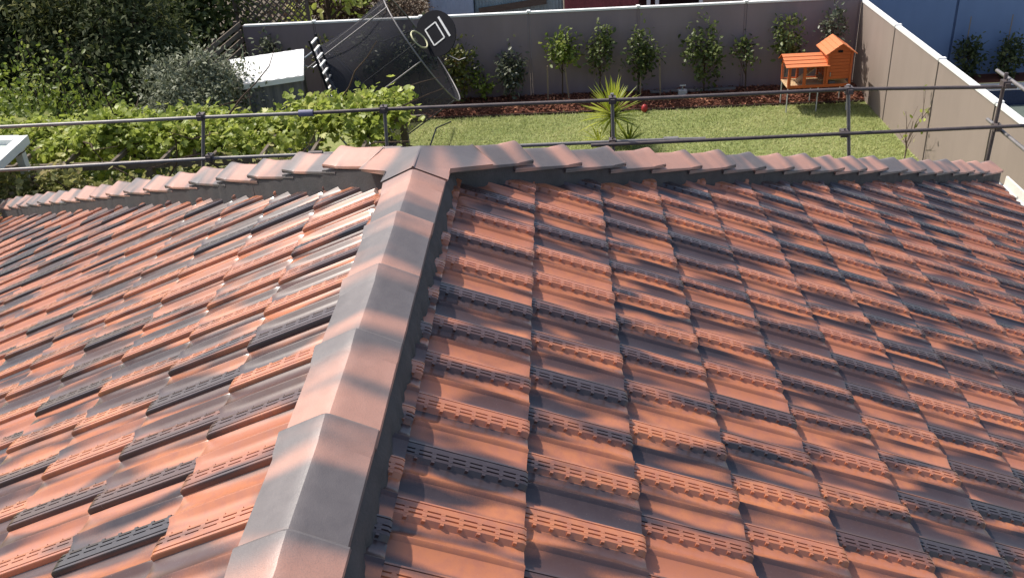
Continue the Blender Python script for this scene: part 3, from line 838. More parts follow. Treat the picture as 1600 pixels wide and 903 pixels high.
# ------------------------------------------------------------------ hutch
def hutch():
    root = empty('rabbit_hutch', (4.78, 17.6, GZ), R(1.0), 'orange wooden rabbit hutch with gabled tower raised on thin metal legs', 'hutch')
    zb = 0.47
    for y in (0.0, 0.50):
        for x in (0.02, 0.58, 1.14):
            MB().tube([(x, y, 0), (x, y, zb + .02)], 0.012, 8).build('leg', M_PAVE, root, 40)
    bx = lambda nm, m, *a: bevel(MB().box(*a).build(nm, m, root), 0.004)
    bx('base_board', M_PALETIM, 0.0, 1.16, 0.0, 0.52, zb, zb + 0.03)
    bx('bottom_rail', M_ORANGE, 0.0, 1.16, -0.018, 0.0, zb, zb + 0.055)
    bx('bottom_rail', M_ORANGE, 0.0, 1.16, 0.52, 0.538, zb, zb + 0.055)
    for x in (0.0, 0.28, 0.66):
        bx('frame_post', M_ORANGE, x, x + 0.055, -0.02, 0.018, zb + .002, zb + 0.40)
        bx('frame_post', M_ORANGE, x, x + 0.045, 0.50, 0.54, zb + .002, zb + 0.40)
    bx('frame_post', M_ORANGE, 1.12, 1.165, -0.02, 0.018, zb + .002, zb + 0.40)
    bx('frame_post', M_ORANGE, 1.12, 1.165, 0.50, 0.54, zb + .002, zb + 0.40)
    bx('top_rail', M_ORANGE, 0.0, 0.70, -0.022, 0.016, zb + 0.385, zb + 0.43)
    bx('top_rail', M_ORANGE, -0.004, 0.036, 0.0, 0.52, zb + 0.385, zb + 0.43)
    # run roof: two pitched slopes of boards
    yr, zr, ze = 0.36, zb + 0.56, zb + 0.43
    for a, b in ((-0.085, yr), (0.60, yr)):
        n = 4
        for i in range(n):
            t0, t1 = i / n, (i + 1) / n
            y0, y1 = a + (b - a) * t0, a + (b - a) * t1; z0, z1 = ze - 0.02 + (zr - ze + 0.02) * t0, ze - 0.02 + (zr - ze + 0.02) * t1
            MB().add([(-0.06, y0, z0 + .012), (0.74, y0, z0 + .012), (0.74, y1, z1), (-0.06, y1, z1), (-0.06, y0, z0), (0.74, y0, z0), (0.74, y1, z1 - .014), (-0.06, y1, z1 - .014)],
                     [(0, 1, 2, 3), (4, 7, 6, 5), (0, 4, 5, 1), (2, 6, 7, 3), (0, 3, 7, 4), (1, 5, 6, 2)]).build('roof_board', M_ORANGEROOF if a < 0 else M_ORANGE, root)
    MB().add([(0.0, 0.0, ze), (0.0, 0.52, ze), (0.0, yr, zr - 0.03), (0.016, 0.0, ze), (0.016, 0.52, ze), (0.016, yr, zr - 0.03)], [(0, 1, 2), (5, 4, 3), (0, 3, 4, 1), (1, 4, 5, 2), (2, 5, 3, 0)]).build('gable_board', M_ORANGE, root)
    # tower
    tx0, tx1, ty0, ty1, tz0, tz1 = 0.70, 1.15, -0.03, 0.55, zb + 0.155, zb + 0.66
    n = 8
    for i in range(n):
        z0 = tz0 + (tz1 - tz0) * i / n; z1 = tz0 + (tz1 - tz0) * (i + 1) / n - 0.004
        o = 0.002 * (i % 2)
        MB().box(tx0, tx1, ty0 - o, ty0 + 0.014, z0, z1).build('wall_board', M_ORANGE, root)
        MB().box(tx0 - o, tx0 + 0.014, ty0 + 0.016, ty1 - .016, z0, z1).build('wall_board', M_ORANGE, root)
        MB().box(tx1 - 0.014, tx1 + o, ty0 + 0.016, ty1 - .016, z0, z1).build('wall_board', M_ORANGE, root)
    MB().box(tx0, tx1, ty1 - 0.014, ty1, tz0, tz1).build('back_panel', M_ORANGE, root)
    MB().box(tx0 + .016, tx1 - .016, ty0 + .016, ty1 - .016, tz0, tz0 + 0.02).build('tower_floor', M_PALETIM, root)
    xm = (tx0 + tx1) / 2; zt = tz1 + 0.155
    for y in (ty0 - 0.001, ty1 - 0.013):
        MB().add([(tx0, y, tz1), (tx1, y, tz1), (xm, y, zt), (tx0, y + .014, tz1), (tx1, y + .014, tz1), (xm, y + .014, zt)], [(0, 1, 2), (5, 4, 3), (0, 3, 4, 1), (1, 4, 5, 2), (2, 5, 3, 0)]).build('gable_board', M_ORANGE, root)
    for s in (-1, 1):
        xe = xm + s * 0.285; zeave = tz1 - 0.035; z2 = zt + 0.012; n = 4
        for i in range(n):
            t0, t1 = i / n, (i + 1) / n
            xa, xb = xe + (xm - xe) * t0, xe + (xm - xe) * t1; za, zb2 = zeave + (z2 - zeave) * t0, zeave + (z2 - zeave) * t1
            f = [(0, 1, 2, 3), (4, 7, 6, 5), (0, 4, 5, 1), (2, 6, 7, 3), (0, 3, 7, 4), (1, 5, 6, 2)]
            MB().add([(xa, -0.10, za + .008), (xb, -0.10, zb2), (xb, 0.62, zb2), (xa, 0.62, za + .008), (xa, -0.10, za - .010), (xb, -0.10, zb2 - .018), (xb, 0.62, zb2 - .018), (xa, 0.62, za - .010)], f).build('roof_board', M_ORANGEROOF, root)
    for x in (tx0 - 0.004, tx1 - 0.036):
        bx('corner_post', M_ORANGE, x, x + 0.04, ty0 - 0.022, ty0 - 0.004, zb + .06, tz1 + .0)
    bx('vent_slot', M_BLACK, xm - 0.055, xm + 0.03, ty0 - 0.016, ty0 - 0.003, tz1 - 0.015, tz1 + 0.03)
    bx('latch', M_STEEL, tx0 + 0.06, tx0 + 0.075, ty0 - 0.02, ty0 - 0.004, tz0 + .05, tz0 + 0.13)
    MB().beam((0.22, 0.22, zb + 0.07), (0.60, 0.26, zb + 0.36), 0.14, 0.016).build('ramp', M_PALETIM, root)
    MB().box(0.62, 1.10, 0.08, 0.44, zb + 0.10, zb + 0.115).build('shelf', M_PALETIM, root)
    wire = MB()
    for x in np.arange(0.06, 1.12, 0.05): wire.tube([(x, -0.004, zb + .05), (x, -0.004, zb + (0.39 if x < 0.7 else 0.16))], 0.0012, 3, False)
    for z in np.arange(zb + 0.08, zb + 0.40, 0.05): wire.tube([(0.05, -0.004, z), (0.70, -0.004, z)], 0.0012, 3, False)
    for y in np.arange(0.05, 0.5, 0.05): wire.tube([(0.008, y, zb + .05), (0.008, y, zb + .39)], 0.0012, 3, False)
    tag(wire.build('wire_mesh', M_STEEL, root), kind='stuff')
    bx('feed_bowl', M_STEEL, 0.80, 0.92, 0.10, 0.2, zb + .031, zb + .075)
hutch()

# ------------------------------------------------------------------ scaffold guard rail
def scaffold():
    root = empty('scaffold', (0, 8.8, GZ), 0, 'grey tube scaffold guard rail running along the far side of the roof', 'scaffold')
    Y = 0.0; z = lambda v: v - GZ
    posts = [((-2.92, -1.36), (-3.05, -1.95), -3.55), ((-1.13, -1.35), (-1.15, -1.7), -1.3), ((1.06, -1.32), (1.07, -1.9), 1.12), ((3.26, -1.33), (3.33, -1.9), 3.65), ((4.69, -1.28), (4.67, -2.3), 4.66)]
    for i, (a, b, xb) in enumerate(posts):
        MB().tube([(a[0], Y, z(a[1])), (b[0], Y, z(b[1])), (xb, Y, 0.0)], 0.0175, 12).build('post', M_GALV if i != 4 else M_RUSTY, root, 40)
    rail = lambda pts, m, r=0.0175: MB().tube([(x, y - 8.8, z(zz)) for x, y, zz in pts], r, 12).build('rail', m, root, 40)
    rail([(-6.4, 8.75, -1.40), (-2.93, 8.75, -1.375), (-1.9, 8.75, -1.375)], M_GALV)
    rail([(-1.88, 8.75, -1.375), (-1.1, 8.75, -1.368), (1.06, 8.75, -1.37), (3.26, 8.75, -1.358), (4.78, 8.75, -1.40)], M_RUSTY)
    rail([(-6.4, 8.75, -1.865), (-2.94, 8.75, -1.80), (1.3, 8.75, -1.785), (1.95, 8.75, -1.79)], M_GALV)
    rail([(0.85, 8.70, -1.795), (3.27, 8.70, -1.775), (5.4, 8.70, -1.76)], M_RUSTY)
    rail([(4.18, 8.72, -2.245), (4.72, 8.72, -2.24)], M_RUSTY)
    for zz in (-1.345, -1.83, -2.3):
        rail([(4.735, 9.10, zz), (4.735, 6.0, zz), (4.735, 0.0, zz)], M_GALV)
    def coupler(x, y, zz):
        mb = MB().box(-.034, .034, -.05, .03, -.032, .032).box(-.02, .02, -.07, -.045, -.018, .018).tube([(0.0, -.03, .03), (0.0, -.03, .055)], .008, 6)
        mb.build('coupler', M_RUSTY, root, None, (x, y - 8.8, z(zz)))
    for x in (-2.93, -1.13, 1.06, 3.26, 4.68):
        coupler(x, 8.77, -1.37); coupler(x, 8.77, -1.79)
    coupler(4.67, 8.77, -2.24)
    for x, zz, m in ((-1.89, -1.375, plain('blue_sleeve', (0.19, 0.18, 0.27), 0.5)), (1.62, -1.79, M_GALV), (-1.86, -1.795, M_RUSTY)):
        MB().tube([(x - .07, -.05, z(zz)), (x + .07, -.05, z(zz))], 0.033, 12).build('sleeve', m, root, 40)
scaffold()

# ------------------------------------------------------------------ white roofed garden shed
def shed():
    root = empty('garden_shed', (0, 0, GZ), 0, 'small dark grey shed with a sunlit white roof beside the tipped trampoline', 'shed')
    A, B, C, D = [Vector((x, y, 0)) for x, y in ((-5.02, 15.66), (-3.88, 16.16), (-3.50, 14.52), (-4.36, 14.16))]
    zt = 1.98
    def inset(p, k=0.07):
        c = (A + B + C + D) / 4; return p + (c - p).normalized() * k
    q = [inset(p) for p in (A, B, C, D)]
    for a, b in zip(q, q[1:] + q[:1]):
        mb = MB(); d = (b - a); L = d.length; d.normalize(); nrm = Vector((-d.y, d.x, 0)); n = int(L / 0.075)
        pts = []
        for i in range(n * 2 + 1):
            t = L * i / (n * 2); o = 0.010 if (i // 2) % 2 else -0.004
            pts.append(a + d * t + nrm * o)
        vs = [p + Vector((0, 0, z)) for z in (-0.05, zt - 0.05) for p in pts]; m = len(pts)
        mb.add(vs, [(i, i + 1, m + i + 1, m + i) for i in range(m - 1)])
        mb.build('wall', M_SHEDWALL, root)
    mb = MB(); up = Vector((0, 0, zt)); th = Vector((0, 0, -0.07)); n = 12; vs = []
    for i in range(n + 1):
        t = i / n; e = Vector((0, 0, 0.010 * (i % 2)))
        vs += [A.lerp(B, t) + up + e, D.lerp(C, t) + up + e]
    mb.add(vs, [(2 * i, 2 * i + 1, 2 * i + 3, 2 * i + 2) for i in range(n)])
    mb.build('roof', M_WHITE, root)  # metal roof; sun glare is put into its white base colour
    for a, b in zip((A, B, C, D), (B, C, D, A)):
        MB().beam(a + up + th * .55, b + up + th * .55, 0.03, 0.08).build('roof_edge', M_WHITE, root)
shed()

# ------------------------------------------------------------------ tipped trampoline
def trampoline():
    C1 = Vector((-1.78, 16.0, -2.66)); rad = 1.06; H = 1.42
    ax = Vector((0.835, 0.13, 0.525)).normalized(); C0 = C1 - ax * H
    e1 = Vector((0.535, 0, -0.847)); e1 = (e1 - ax * e1.dot(ax)).normalized(); e2 = ax.cross(e1)
    root = empty('trampoline', (C0.x, C0.y, GZ), 0, 'tipped over round trampoline with dark safety net leaning beside the white shed', 'trampoline')
    off = Vector((C0.x, C0.y, GZ)); P = lambda c, a, r=rad: c + (e1 * math.cos(a) + e2 * math.sin(a)) * r - off
    N = 40
    ring = lambda c, r, w, nm, m: MB().tube([P(c, 2 * pi * i / N, r) for i in range(N + 1)], w, 8, False).build(nm, m, root, 60)
    ring(C0, rad, 0.024, 'base_ring', M_BLACKPOLE); ring(C1, rad, 0.013, 'net_ring', M_GALV)
    disc = MB(); disc.add([C0 - off] + [P(C0, 2 * pi * i / N, rad * .86) for i in range(N)], [(0, i + 1, (i + 1) % N + 1) for i in range(N)]); disc.build('jumping_mat', M_BLACK, root)
    pad = MB(); vs = []
    for i in range(N): vs += [P(C0, 2 * pi * i / N, rad * .87), P(C0, 2 * pi * i / N, rad * .985)]
    pad.add(vs, [(2 * i, 2 * i + 1, (2 * i + 3) % (2 * N), (2 * i + 2) % (2 * N)) for i in range(N)]); pad.build('spring_pad', plain('navy_pad', (0.02, 0.022, 0.04), 0.5), root)
    net = MB(); vs = []; m = 6
    for j in range(m + 1):
        for i in range(N):
            a = 2 * pi * i / N; t = j / m
            sag = 1 - 0.10 * math.sin(pi * t) * (0.5 + 0.5 * abs(math.sin(a * 3)))
            vs.append(P(C0 + ax * H * t, a, rad * sag * 0.99))
    net.add(vs, [(j * N + i, j * N + (i + 1) % N, (j + 1) * N + (i + 1) % N, (j + 1) * N + i) for j in range(m) for i in range(N)])
    net.build('safety_net', M_NET, root, 180)
    for k in range(6):
        a = 2 * pi * (k + 0.5) / 6
        o = MB().tube([P(C0, a, rad * 1.01) - ax * 0.3, P(C0, a, rad * 1.01), P(C1, a, rad * 1.01)], 0.012, 8).build('net_pole', M_GALV if k in (2, 3, 4) else M_BLACKPOLE, root, 50)
    for k in range(3):
        a0, a1 = 2 * pi * (k / 3 + .38), 2 * pi * (k / 3 + .52)
        MB().tube([P(C0, a0), P(C0, a0) - ax * .45, P(C0, a1) - ax * .45, P(C0, a1)], 0.018, 8).build('leg', M_STEEL, root, 50)
    # ladder hanging on the ring
    a, b = Vector((-3.37, 14.75, -2.14)), Vector((-3.15, 14.75, -3.12)); s = Vector((0, 0.45, 0))
    for q in (Vector((0, 0, 0)), s): MB().beam(a + q - off, b + q - off, 0.03, 0.03).build('ladder_rail', M_BLACK, root)
    for k in range(8):
        c = a.lerp(b, (k + .5) / 8) - off; MB().beam(c + s * 0.06, c + s * 0.94, 0.036, 0.022).build('ladder_rung', M_WHITE, root)
    # basketball backboard
    bc = Vector((-1.50, 15.75, -2.36)); n = Vector((-0.30, -0.83, 0.47)).normalized(); u = Vector((0.82, 0.10, 0.50)); u = (u - n * u.dot(n)).normalized(); v = n.cross(u)
    # long axis of the board u points up and to the right
    Q = lambda x, y, z=0.0: bc + v * x + u * y + n * z - off
    out = []
    for k in range(28):
        t = 2 * pi * k / 28; x, y = 0.40 * math.cos(t), 0.36 * math.sin(t)
        if y < 0: x *= 1.0; y *= 0.95
        out.append((x, y))
    mb = MB(); mb.add([Q(x, y, .012) for x, y in out] + [Q(x, y, -.012) for x, y in out], [tuple(range(28)), tuple(range(55, 27, -1))] + [(k, k + 28, (k + 1) % 28 + 28, (k + 1) % 28) for k in range(28)])
    mb.build('backboard', M_BLACK, root)
    fr = MB()
    for (x0, y0), (x1, y1) in (((-.16, -.12), (.16, -.12)), ((.16, -.12), (.16, .10)), ((.16, .10), (-.16, .10)), ((-.16, .10), (-.16, -.12))):
        fr.beam(Q(x0, y0, .016), Q(x1, y1, .016), 0.022, 0.006, up=n)
    fr.build('target_square', M_WHITE, root)
    st = MB(); st.beam(Q(-.20, .19, .016), Q(.20, .19, .016), 0.034, 0.006, up=n); st.build('white_stripe', M_WHITE, root)
    hc = Q(0.0, -0.24, 0.20); h2 = (n * 0.92 + u * -.25).normalized()
    MB().tube([hc + (v * math.cos(2 * pi * i / 24) + h2 * math.sin(2 * pi * i / 24)) * 0.17 for i in range(25)], 0.014, 6, False).build('hoop', plain('pale_yellow_hoop', (0.55, 0.53, 0.33), 0.5), root, 60)
    MB().tube([Q(-.42, -.02, -.02), Q(-.62, .10, -.02), Q(-.66, .22, -.02)], .014, 6).build('board_bracket', M_BLACKPOLE, root, 60)
    MB().tube([Q(.30, -.28, -.02), Q(.42, -.62, -.02), Q(.50, -.85, -.02)], .014, 6).build('board_bracket', M_BLACKPOLE, root, 60)
trampoline()

# ------------------------------------------------------------------ pergola and grapevine
def pergola():
    root = empty('pergola', (-4.0, 10.9, GZ), 0, 'dark timber pergola carrying the sprawling grapevine', 'pergola')
    o = Vector((-4.0, 10.9, GZ)); w = lambda x, y, z: Vector((x, y, z)) - o
    for x in (-6.9, -4.4, -1.5):
        for y in (10.5, 11.8):
            MB().beam(w(x, y, GZ), w(x, y, -2.54), 0.09, 0.09, up=(0, 1, 0)).build('post', M_TIMBER, root)
    for y in (10.5, 11.8): MB().beam(w(-7.3, y, -2.49), w(-1.2, y, -2.49), 0.05, 0.09).build('beam', M_TIMBER, root)
    for x in np.arange(-7.2, -1.2, 0.6): MB().beam(w(x, 10.3, -2.43), w(x, 12.0, -2.43), 0.04, 0.05).build('rafter', M_TIMBER, root)
pergola()
def vine(name, label, n, ylo, yhi, zf, x0, x1, mat, size, clump, loc, hang, twigs=26):
    root = empty(name, loc, 0, label, 'vine'); o = np.array(loc)
    k = clump
    cx = rng.uniform(x0, x1, k); cy = rng.uniform(ylo, yhi, k)
    cz = np.array([zf(a, b) for a, b in zip(cx, cy)]) + rng.normal(size=k) * 0.06
    ci = rng.integers(0, k, n)
    p = np.stack([cx[ci], cy[ci], cz[ci]], 1) + rng.normal(size=(n, 3)) * np.array((0.14, 0.12, 0.075))
    hang_m = rng.random(n) < hang
    p[hang_m, 2] -= rng.random(hang_m.sum()) * 0.7
    d = rng.normal(size=(n, 3)); d[:, 2] = d[:, 2] * 0.6 - 0.2; d[:, 1] -= 0.2
    up = rng.normal(size=(n, 3)) * 0.75; up[:, 2] += 0.9; up[:, 0] -= 0.3
    zt = (p[:, 2] - p[:, 2].min()) / (np.ptp(p[:, 2]) + 1e-6)
    tint = np.clip(0.7 * rng.random(n) + 0.3 * rng.random(k)[ci], 0, 1)
    foliage('foliage', p - o, d, up, size * (0.55 + 0.75 * rng.random(n)), 'lobed', mat, root, 0.95, tint)
    mb = MB()
    for _ in range(twigs):
        a = Vector((random.uniform(x0, x1), random.uniform(ylo, yhi), 0)); a.z = zf(a.x, a.y) - 0.05; pts = [a - Vector(loc)]
        d = Vector((random.gauss(0, 1), random.gauss(0, .4), random.gauss(0, .15))).normalized()
        for _ in range(5):
            d = (d + Vector((random.gauss(0, .35), random.gauss(0, .35), random.gauss(0, .2)))).normalized(); pts.append(pts[-1] + d * 0.28)
        mb.tube(pts, [0.014, .013, .011, .009, .007, .004], 5)
    tr = Vector((x0 + 0.8, yhi - 0.2, GZ)) - Vector(loc)
    mb.tube([tr, tr + Vector((.1, .05, 1.0)), tr + Vector((.25, -.1, 2.2))], [.05, .045, .035], 7)
    mb.build('trunk', M_BARK, root, 60)
    return root
zA = lambda x, y: -2.36 + 0.08 * math.sin(x * 2.3) + 0.06 * math.sin(x * 5.1 + y * 3) + (0.10 if x > -2.4 else 0.0) + 0.04 * (y - 11)
vine('grapevine', 'bright yellow green grapevine spreading over the pergola', 10500, 10.85, 11.75, zA, -7.2, -1.42, M_L_VINE, 0.088, 210, (-4.1, 11.2, GZ), 0.10)
zB = lambda x, y: -2.52 + 0.10 * math.sin(x * 1.9 + 1) + 0.05 * math.sin(x * 6 + y * 4) - 0.10 * (10.4 - y)
vine('grapevine', 'duller brownish grapevine growth hanging below the pergola nearest the roof', 9000, 9.0, 10.30, zB, -6.6, -1.45, M_L_VINE2, 0.075, 150, (-4.0, 9.8, GZ), 0.30, 46)

def patio_roof():
    root = empty('patio_roof', (-7.0, 9.9, GZ), 0, 'white framed pale patio roof corner at the left edge', 'patio roof')
    o = Vector((-7.0, 9.9, GZ)); zz = -2.10
    w = lambda x, y, z=zz: Vector((x, y, z)) - o
    MB().beam(w(-8.4, 10.44), w(-5.86, 10.38), 0.16, 0.10).build('edge_beam', M_WHITE, root)
    MB().beam(w(-5.80, 10.44), w(-5.62, 9.0), 0.12, 0.10).build('edge_beam', M_WHITE, root)
    mb = MB(); n = 16; vs = []
    for i in range(n + 1):
        x = -8.4 + 2.58 * i / n; vs += [w(x, 9.0, zz - .02 + .012 * (i % 2)), w(x, 10.36, zz - .02 + .012 * (i % 2))]
    mb.add(vs, [(2 * i, 2 * i + 2, 2 * i + 3, 2 * i + 1) for i in range(n)])
    mb.build('roof_sheet', plain('pale_green_sheet', (0.50, 0.56, 0.50), 0.4, var=0.06), root)
    for x in (-8.3, -5.85): MB().beam(w(x, 10.36, GZ), w(x, 10.36, zz - .05), 0.09, 0.09, up=(0, 1, 0)).build('post', M_WHITE, root)
patio_roof()

# ------------------------------------------------------------------ bushes and trees on the left
bush('leafy_bush', 'broad bright green bush with upright shoots behind the left end of the vine', 'bush', (-7.3, 13.6, GZ), (-7.3, 13.6, -3.25), (1.35, 0.95, 1.02), 5200, 0.088, M_L_GREEN, 'oval', None, 90, 0.20)
bush('leafy_bush', 'small green bush with tall thin shoots at the left edge', 'bush', (-9.2, 14.4, GZ), (-9.2, 14.4, -3.2), (1.15, 0.9, 1.05), 3200, 0.095, M_L_GREEN, 'oval', None, 60, 0.22)
bush('olive_bush', 'rounded grey green olive bush in front of the white roofed shed', 'bush', (-5.05, 14.1, GZ), (-5.05, 14.1, -3.05), (0.88, 0.75, 0.92), 16000, 0.075, M_L_OLIVE, 'rhomb', None, 110, 0.17, shell=0.6, width=0.55)
def shoots(x0, x1, y, z0, n):
    root = empty('tall_shoot', ((x0 + x1) / 2, y, GZ), 0, 'thin upright shoots with small leaves rising from the bright green bush', 'shoots'); o = Vector(((x0 + x1) / 2, y, GZ))
    mb = MB(); P = []
    for _ in range(n):
        a = Vector((random.uniform(x0, x1), y + random.uniform(-.3, .3), z0)); d = Vector((random.gauss(-.12, .18), 0, 1)).normalized(); L = random.uniform(.45, .85)
        mb.tube([a - o - Vector((0, 0, .6)), a - o, a + d * L * .6 - o, a + d * L + Vector((.06, 0, 0)) - o], [.008, .006, .005, .003], 5)
        for k in range(16): P.append(a + d * L * (k / 16) + Vector([random.gauss(0, .03) for _ in range(3)]) - o)
    mb.build('stem', M_BARK, root)
    P = np.array([tuple(p) for p in P]); foliage('foliage', P, unit(len(P)), unit(len(P)), 0.075, 'oval', M_L_GREEN, root)
shoots(-8.0, -6.4, 13.7, -2.3, 9)
GT = 'dark trees beyond the bushes'
bush('dark_tree', 'dark conifer like tree with drooping sunlit sprays behind the olive bush', 'tree', (-7.5, 16.6, GZ), (-7.5, 16.6, -2.75), (1.35, 1.2, 1.95), 19000, 0.12, M_L_DARK, 'rhomb', GT, 120, 0.20, width=0.5, droop=0.5, tr=0.12, shell=0.45)
bush('dark_tree', 'deep shaded broad tree filling the upper left corner', 'tree', (-10.6, 17.2, GZ), (-10.6, 17.2, -2.6), (2.1, 1.5, 2.0), 20000, 0.115, M_L_DARK, 'oval', GT, 110, 0.20, tr=0.14, shell=0.5)
bush('dark_tree', 'dark tree in the gap between the broad tree and the conifer', 'tree', (-9.2, 19.2, GZ), (-9.2, 19.2, -2.7), (1.7, 1.3, 1.9), 14000, 0.115, M_L_DARK, 'oval', GT, 90, 0.2, tr=0.12, shell=0.5)
bush('climbing_hedge', 'dark hedge with sunlit bright green top behind the slatted fence', 'hedge', (-7.2, 20.6, GZ), (-7.2, 20.6, -3.2), (1.6, 0.7, 1.35), 8000, 0.13, M_L_LILLY, 'oval', None, 90, 0.2, tr=0.06)
bush('glossy_bush', 'small glossy leaved bush at the low end of the slatted fence', 'bush', (-6.75, 17.6, GZ), (-6.75, 17.6, -3.35), (0.55, 0.5, 0.7), 1500, 0.11, M_L_LILLY, 'oval', None, 40, 0.24)

# slatted side fence
def slat_fence():
    root = empty('slatted_fence', (-6.0, 17.6, GZ), 0, 'weathered timber slat fence running toward the corner of the back wall', 'fence'); o = Vector((-6.0, 17.6, GZ))
    for y in (16.2, 17.6, 19.0): MB().beam(Vector((-5.96, y, GZ)) - o, Vector((-5.96, y, -2.72)) - o, 0.07, 0.07, up=(0, 1, 0)).build('post', M_TIMBER, root)
    for k in range(11):
        z = -2.80 - 0.155 * k
        MB().beam(Vector((-5.90, 16.1, z)) - o, Vector((-5.90, 19.1, z)) - o, 0.022, 0.095).build('slat', M_TIMBER, root)
slat_fence()

# ------------------------------------------------------------------ beyond the back wall
def corrugated(name, x0, x1, y, z0, z1, mat, label, cat, pitch=0.076, depth=0.018, extra=None):
    root = empty(name, ((x0 + x1) / 2, y, GZ), 0, label, cat); o = Vector(((x0 + x1) / 2, y, GZ))
    n = int((x1 - x0) / pitch) * 2; xs = [x0 + (x1 - x0) * i / n for i in range(n + 1)]
    mb = MB(); vs = [Vector((x, y - depth * (i % 2), z)) - o for z in (z0, z1) for i, x in enumerate(xs)]; m = n + 1
    mb.add(vs, [(i, i + 1, m + i + 1, m + i) for i in range(n)]); mb.build('cladding', mat, root)
    mb = MB().box(x0, x1, y + 0.01, y + 1.8, z0, z1 - 0.01); mb.v = [tuple(Vector(p) - o) for p in mb.v]; mb.build('body', mat, root)
    mb = MB(); mb.beam(Vector((x0 - .05, y - .04, z1)) - o, Vector((x1 + .05, y - .04, z1)) - o, 0.10, 0.08); mb.build('roof_edge', M_STEEL, root)
    return root, o
corrugated('metal_shed', -2.45, -1.42, 22.0, GZ, -2.2, plain('pale_blue_steel', (0.34, 0.40, 0.48), 0.5, var=0.1), 'pale blue grey metal shed beyond the wall above the basketball backboard', 'shed', 0.2, 0.012)
r_, o_ = corrugated('corrugated_fence', -1.40, 0.63, 22.2, GZ, -2.6, plain('aged_green_iron', (0.30, 0.36, 0.35), 0.6, var=0.3, scale=3), 'aged grey green corrugated iron sheets beyond the middle of the wall', 'iron sheets')
MB().beam(Vector((-1.3, 22.1, -3.43)) - o_, Vector((0.25, 22.1, -3.26)) - o_, 0.05, 0.14).build('brown_plank', plain('brown_plank', (0.12, 0.085, 0.06), 0.85, var=0.4, stretch=(1, 8, 8)), r_)
corrugated('red_shed', 0.66, 2.34, 22.0, GZ, -2.6, plain('faded_red_boards', (0.24, 0.055, 0.06), 0.65, var=0.35, scale=4), 'faded red clad shed beyond the wall right of the iron sheets', 'shed', 0.12, 0.012)
def carport():
    root = empty('open_carport', (4.6, 22.4, GZ), 0, 'dark open carport with white posts and brown fascia beyond the wall', 'carport'); o = Vector((4.6, 22.4, GZ))
    w = lambda x, y, z: Vector((x, y, z)) - o
    for x in (2.55, 2.74, 3.72): MB().beam(w(x, 21.9, GZ), w(x, 21.9, -2.5), 0.08, 0.08, up=(0, 1, 0)).build('post', M_WHITE, root)
    mb = MB(); mb.add([w(2.36, 24.2, GZ), w(7.2, 24.2, GZ), w(7.2, 24.2, -2.5), w(2.36, 24.2, -2.5)], [(0, 1, 2, 3)]); mb.build('back_wall', plain('dark_maroon', (0.05, 0.02, 0.022), 0.8), root)
    MB().beam(w(2.3, 23, -2.5), w(7.3, 23, -2.5), 2.6, 0.06).build('roof', M_STEEL, root)
    MB().beam(w(3.76, 21.86, -3.36), w(7.2, 21.86, -3.36), 0.04, 0.34).build('low_wall', plain('tan_boards', (0.34, 0.23, 0.16), 0.7, var=0.15), root)
    MB().beam(w(3.74, 21.86, -4.2), w(7.2, 21.86, -4.2), 0.05, 1.3).build('low_wall', M_BRICK, root)
carport()
bush('dry_shrub', 'dry brown shrub beyond the wall left of the pale blue shed', 'shrub', (-2.95, 21.6, GZ), (-2.95, 21.6, -3.2), (0.52, 0.5, 0.62), 2600, 0.07, M_L_DRY, 'rhomb', None, 50, 0.2, width=0.5)
bush('yellow_tree', 'sparse tree with bright yellow green leaf tufts and bare brown limbs beyond the wall', 'tree', (-4.6, 21.3, GZ), (-4.6, 21.3, -2.9), (1.25, 0.8, 0.95), 520, 0.16, M_L_VINE, 'oval', None, 16, 0.14, tr=0.09)
bush('brown_hedge', 'brown shaded hedge beyond the wall behind the sparse yellow tree', 'hedge', (-4.6, 23.0, GZ), (-4.6, 23.0, -3.4), (2.0, 0.6, 1.2), 5200, 0.12, M_L_DRY, 'oval', None, 70, 0.2, tr=0.05)
def trellis():
    root = empty('trellis', (-5.6, 20.4, GZ), 0, 'grey lattice trellis panel beyond the left end of the wall', 'trellis')
    for s in (1, -1):
        for k in range(-9, 14):
            x0 = k * 0.14; pts = []
            a = Vector((x0, 0.012 * s, 0.9)); b = Vector((x0 + s * 1.3, 0.012 * s, 2.2))
            lo, hi = -0.75, 0.75
            t0, t1 = sorted(((lo - a.x) / (b.x - a.x), (hi - a.x) / (b.x - a.x))); t0 = max(0, t0); t1 = min(1, t1)
            if t1 - t0 > 0.08: MB().beam(a.lerp(b, t0), a.lerp(b, t1), 0.03, 0.008, up=(0, 1, 0)).build('lath', M_TIMBER, root)
    for x in (-.78, .78): MB().beam((x, 0, 0), (x, 0, 2.25), 0.06, 0.06, up=(0, 1, 0)).build('post', M_TIMBER, root)
trellis()

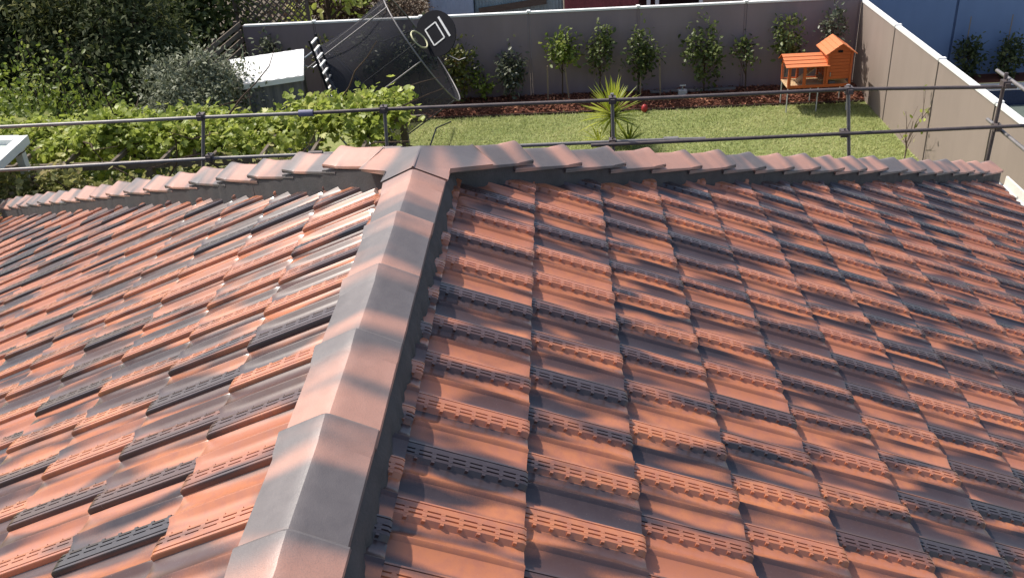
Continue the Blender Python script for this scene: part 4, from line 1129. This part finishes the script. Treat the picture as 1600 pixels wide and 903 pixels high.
# ------------------------------------------------------------------ right hand neighbour and sapling
GB = 'shrubs along the blue wall'
for x, lab, s in ((8.70, 'dark green shrub with thin stake in front of the blue wall joint', 1.0), (9.50, 'second dark green shrub with thin stake nearest the right edge', 1.1), (10.9, 'dark green shrub at the blue wall beyond the right edge', 1.0)):
    bush('pool_shrub', lab, 'shrub', (x, 19.2, GZ), (x, 19.2, -4.18), (0.27 * s, 0.22, 0.40 * s), 700, 0.075, M_L_DARK, 'oval', GB, 30, 0.24, tr=0.015)
    tag(MB().beam((0, 0, 0), (0, 0, 1.25), 0.015, 0.015).build('bamboo_stake', M_STAKE, None, None, (x - 0.06, 19.26, GZ)), 'thin bamboo stake behind ' + ('the dark shrub at the blue wall joint', 'the dark shrub nearest the right edge', 'the dark shrub beyond the right edge')[int(x > 9) + int(x > 10)], 'stake', 'bamboo stakes along the blue wall')
def sapling():
    root = empty('bare_sapling', (6.12, 14.85, GZ), 0, 'nearly bare sapling with a few yellow green leaves in front of the beige wall', 'sapling')
    mb = MB(); tips = []
    def grow(p, d, L, r, dep):
        pts = [p]; n = 4
        for i in range(n):
            d = (d + Vector((random.gauss(0, .10), random.gauss(0, .10), .06))).normalized(); pts.append(pts[-1] + d * L / n)
        mb.tube(pts, [r * (1 - 0.15 * i) for i in range(n + 1)], 6); tips.append(pts[-1])
        if dep:
            for k in range(2 if dep > 1 else 1):
                q = pts[random.choice((1, 2, 3))]; grow(q, (d + Vector((random.gauss(0, .45), random.gauss(0, .4), .1))).normalized(), L * random.uniform(.5, .75), r * .6, dep - 1)
    grow(Vector((0, 0, -.02)), Vector((.08, 0, 1)).normalized(), 0.75, 0.014, 2)
    grow(Vector((0.02, 0, .4)), Vector((.12, 0, 1)).normalized(), 0.80, 0.011, 2)
    grow(Vector((0.02, 0, .25)), Vector((-.25, 0.05, 1)).normalized(), 0.65, 0.009, 1)
    mb.build('trunk', plain('grey_bark', (0.20, 0.15, 0.12), 0.85, var=.3), root, 60)
    P = np.array([tuple(random.choice(tips) + Vector([random.gauss(0, .05) for _ in range(3)])) for _ in range(16)] + [(0.30 + random.gauss(0, .05), random.gauss(0, .05), 0.92 + random.gauss(0, .04)) for _ in range(9)])
    foliage('foliage', P, unit(len(P)), unit(len(P)), 0.085, 'oval', M_L_VINE, root)
sapling()
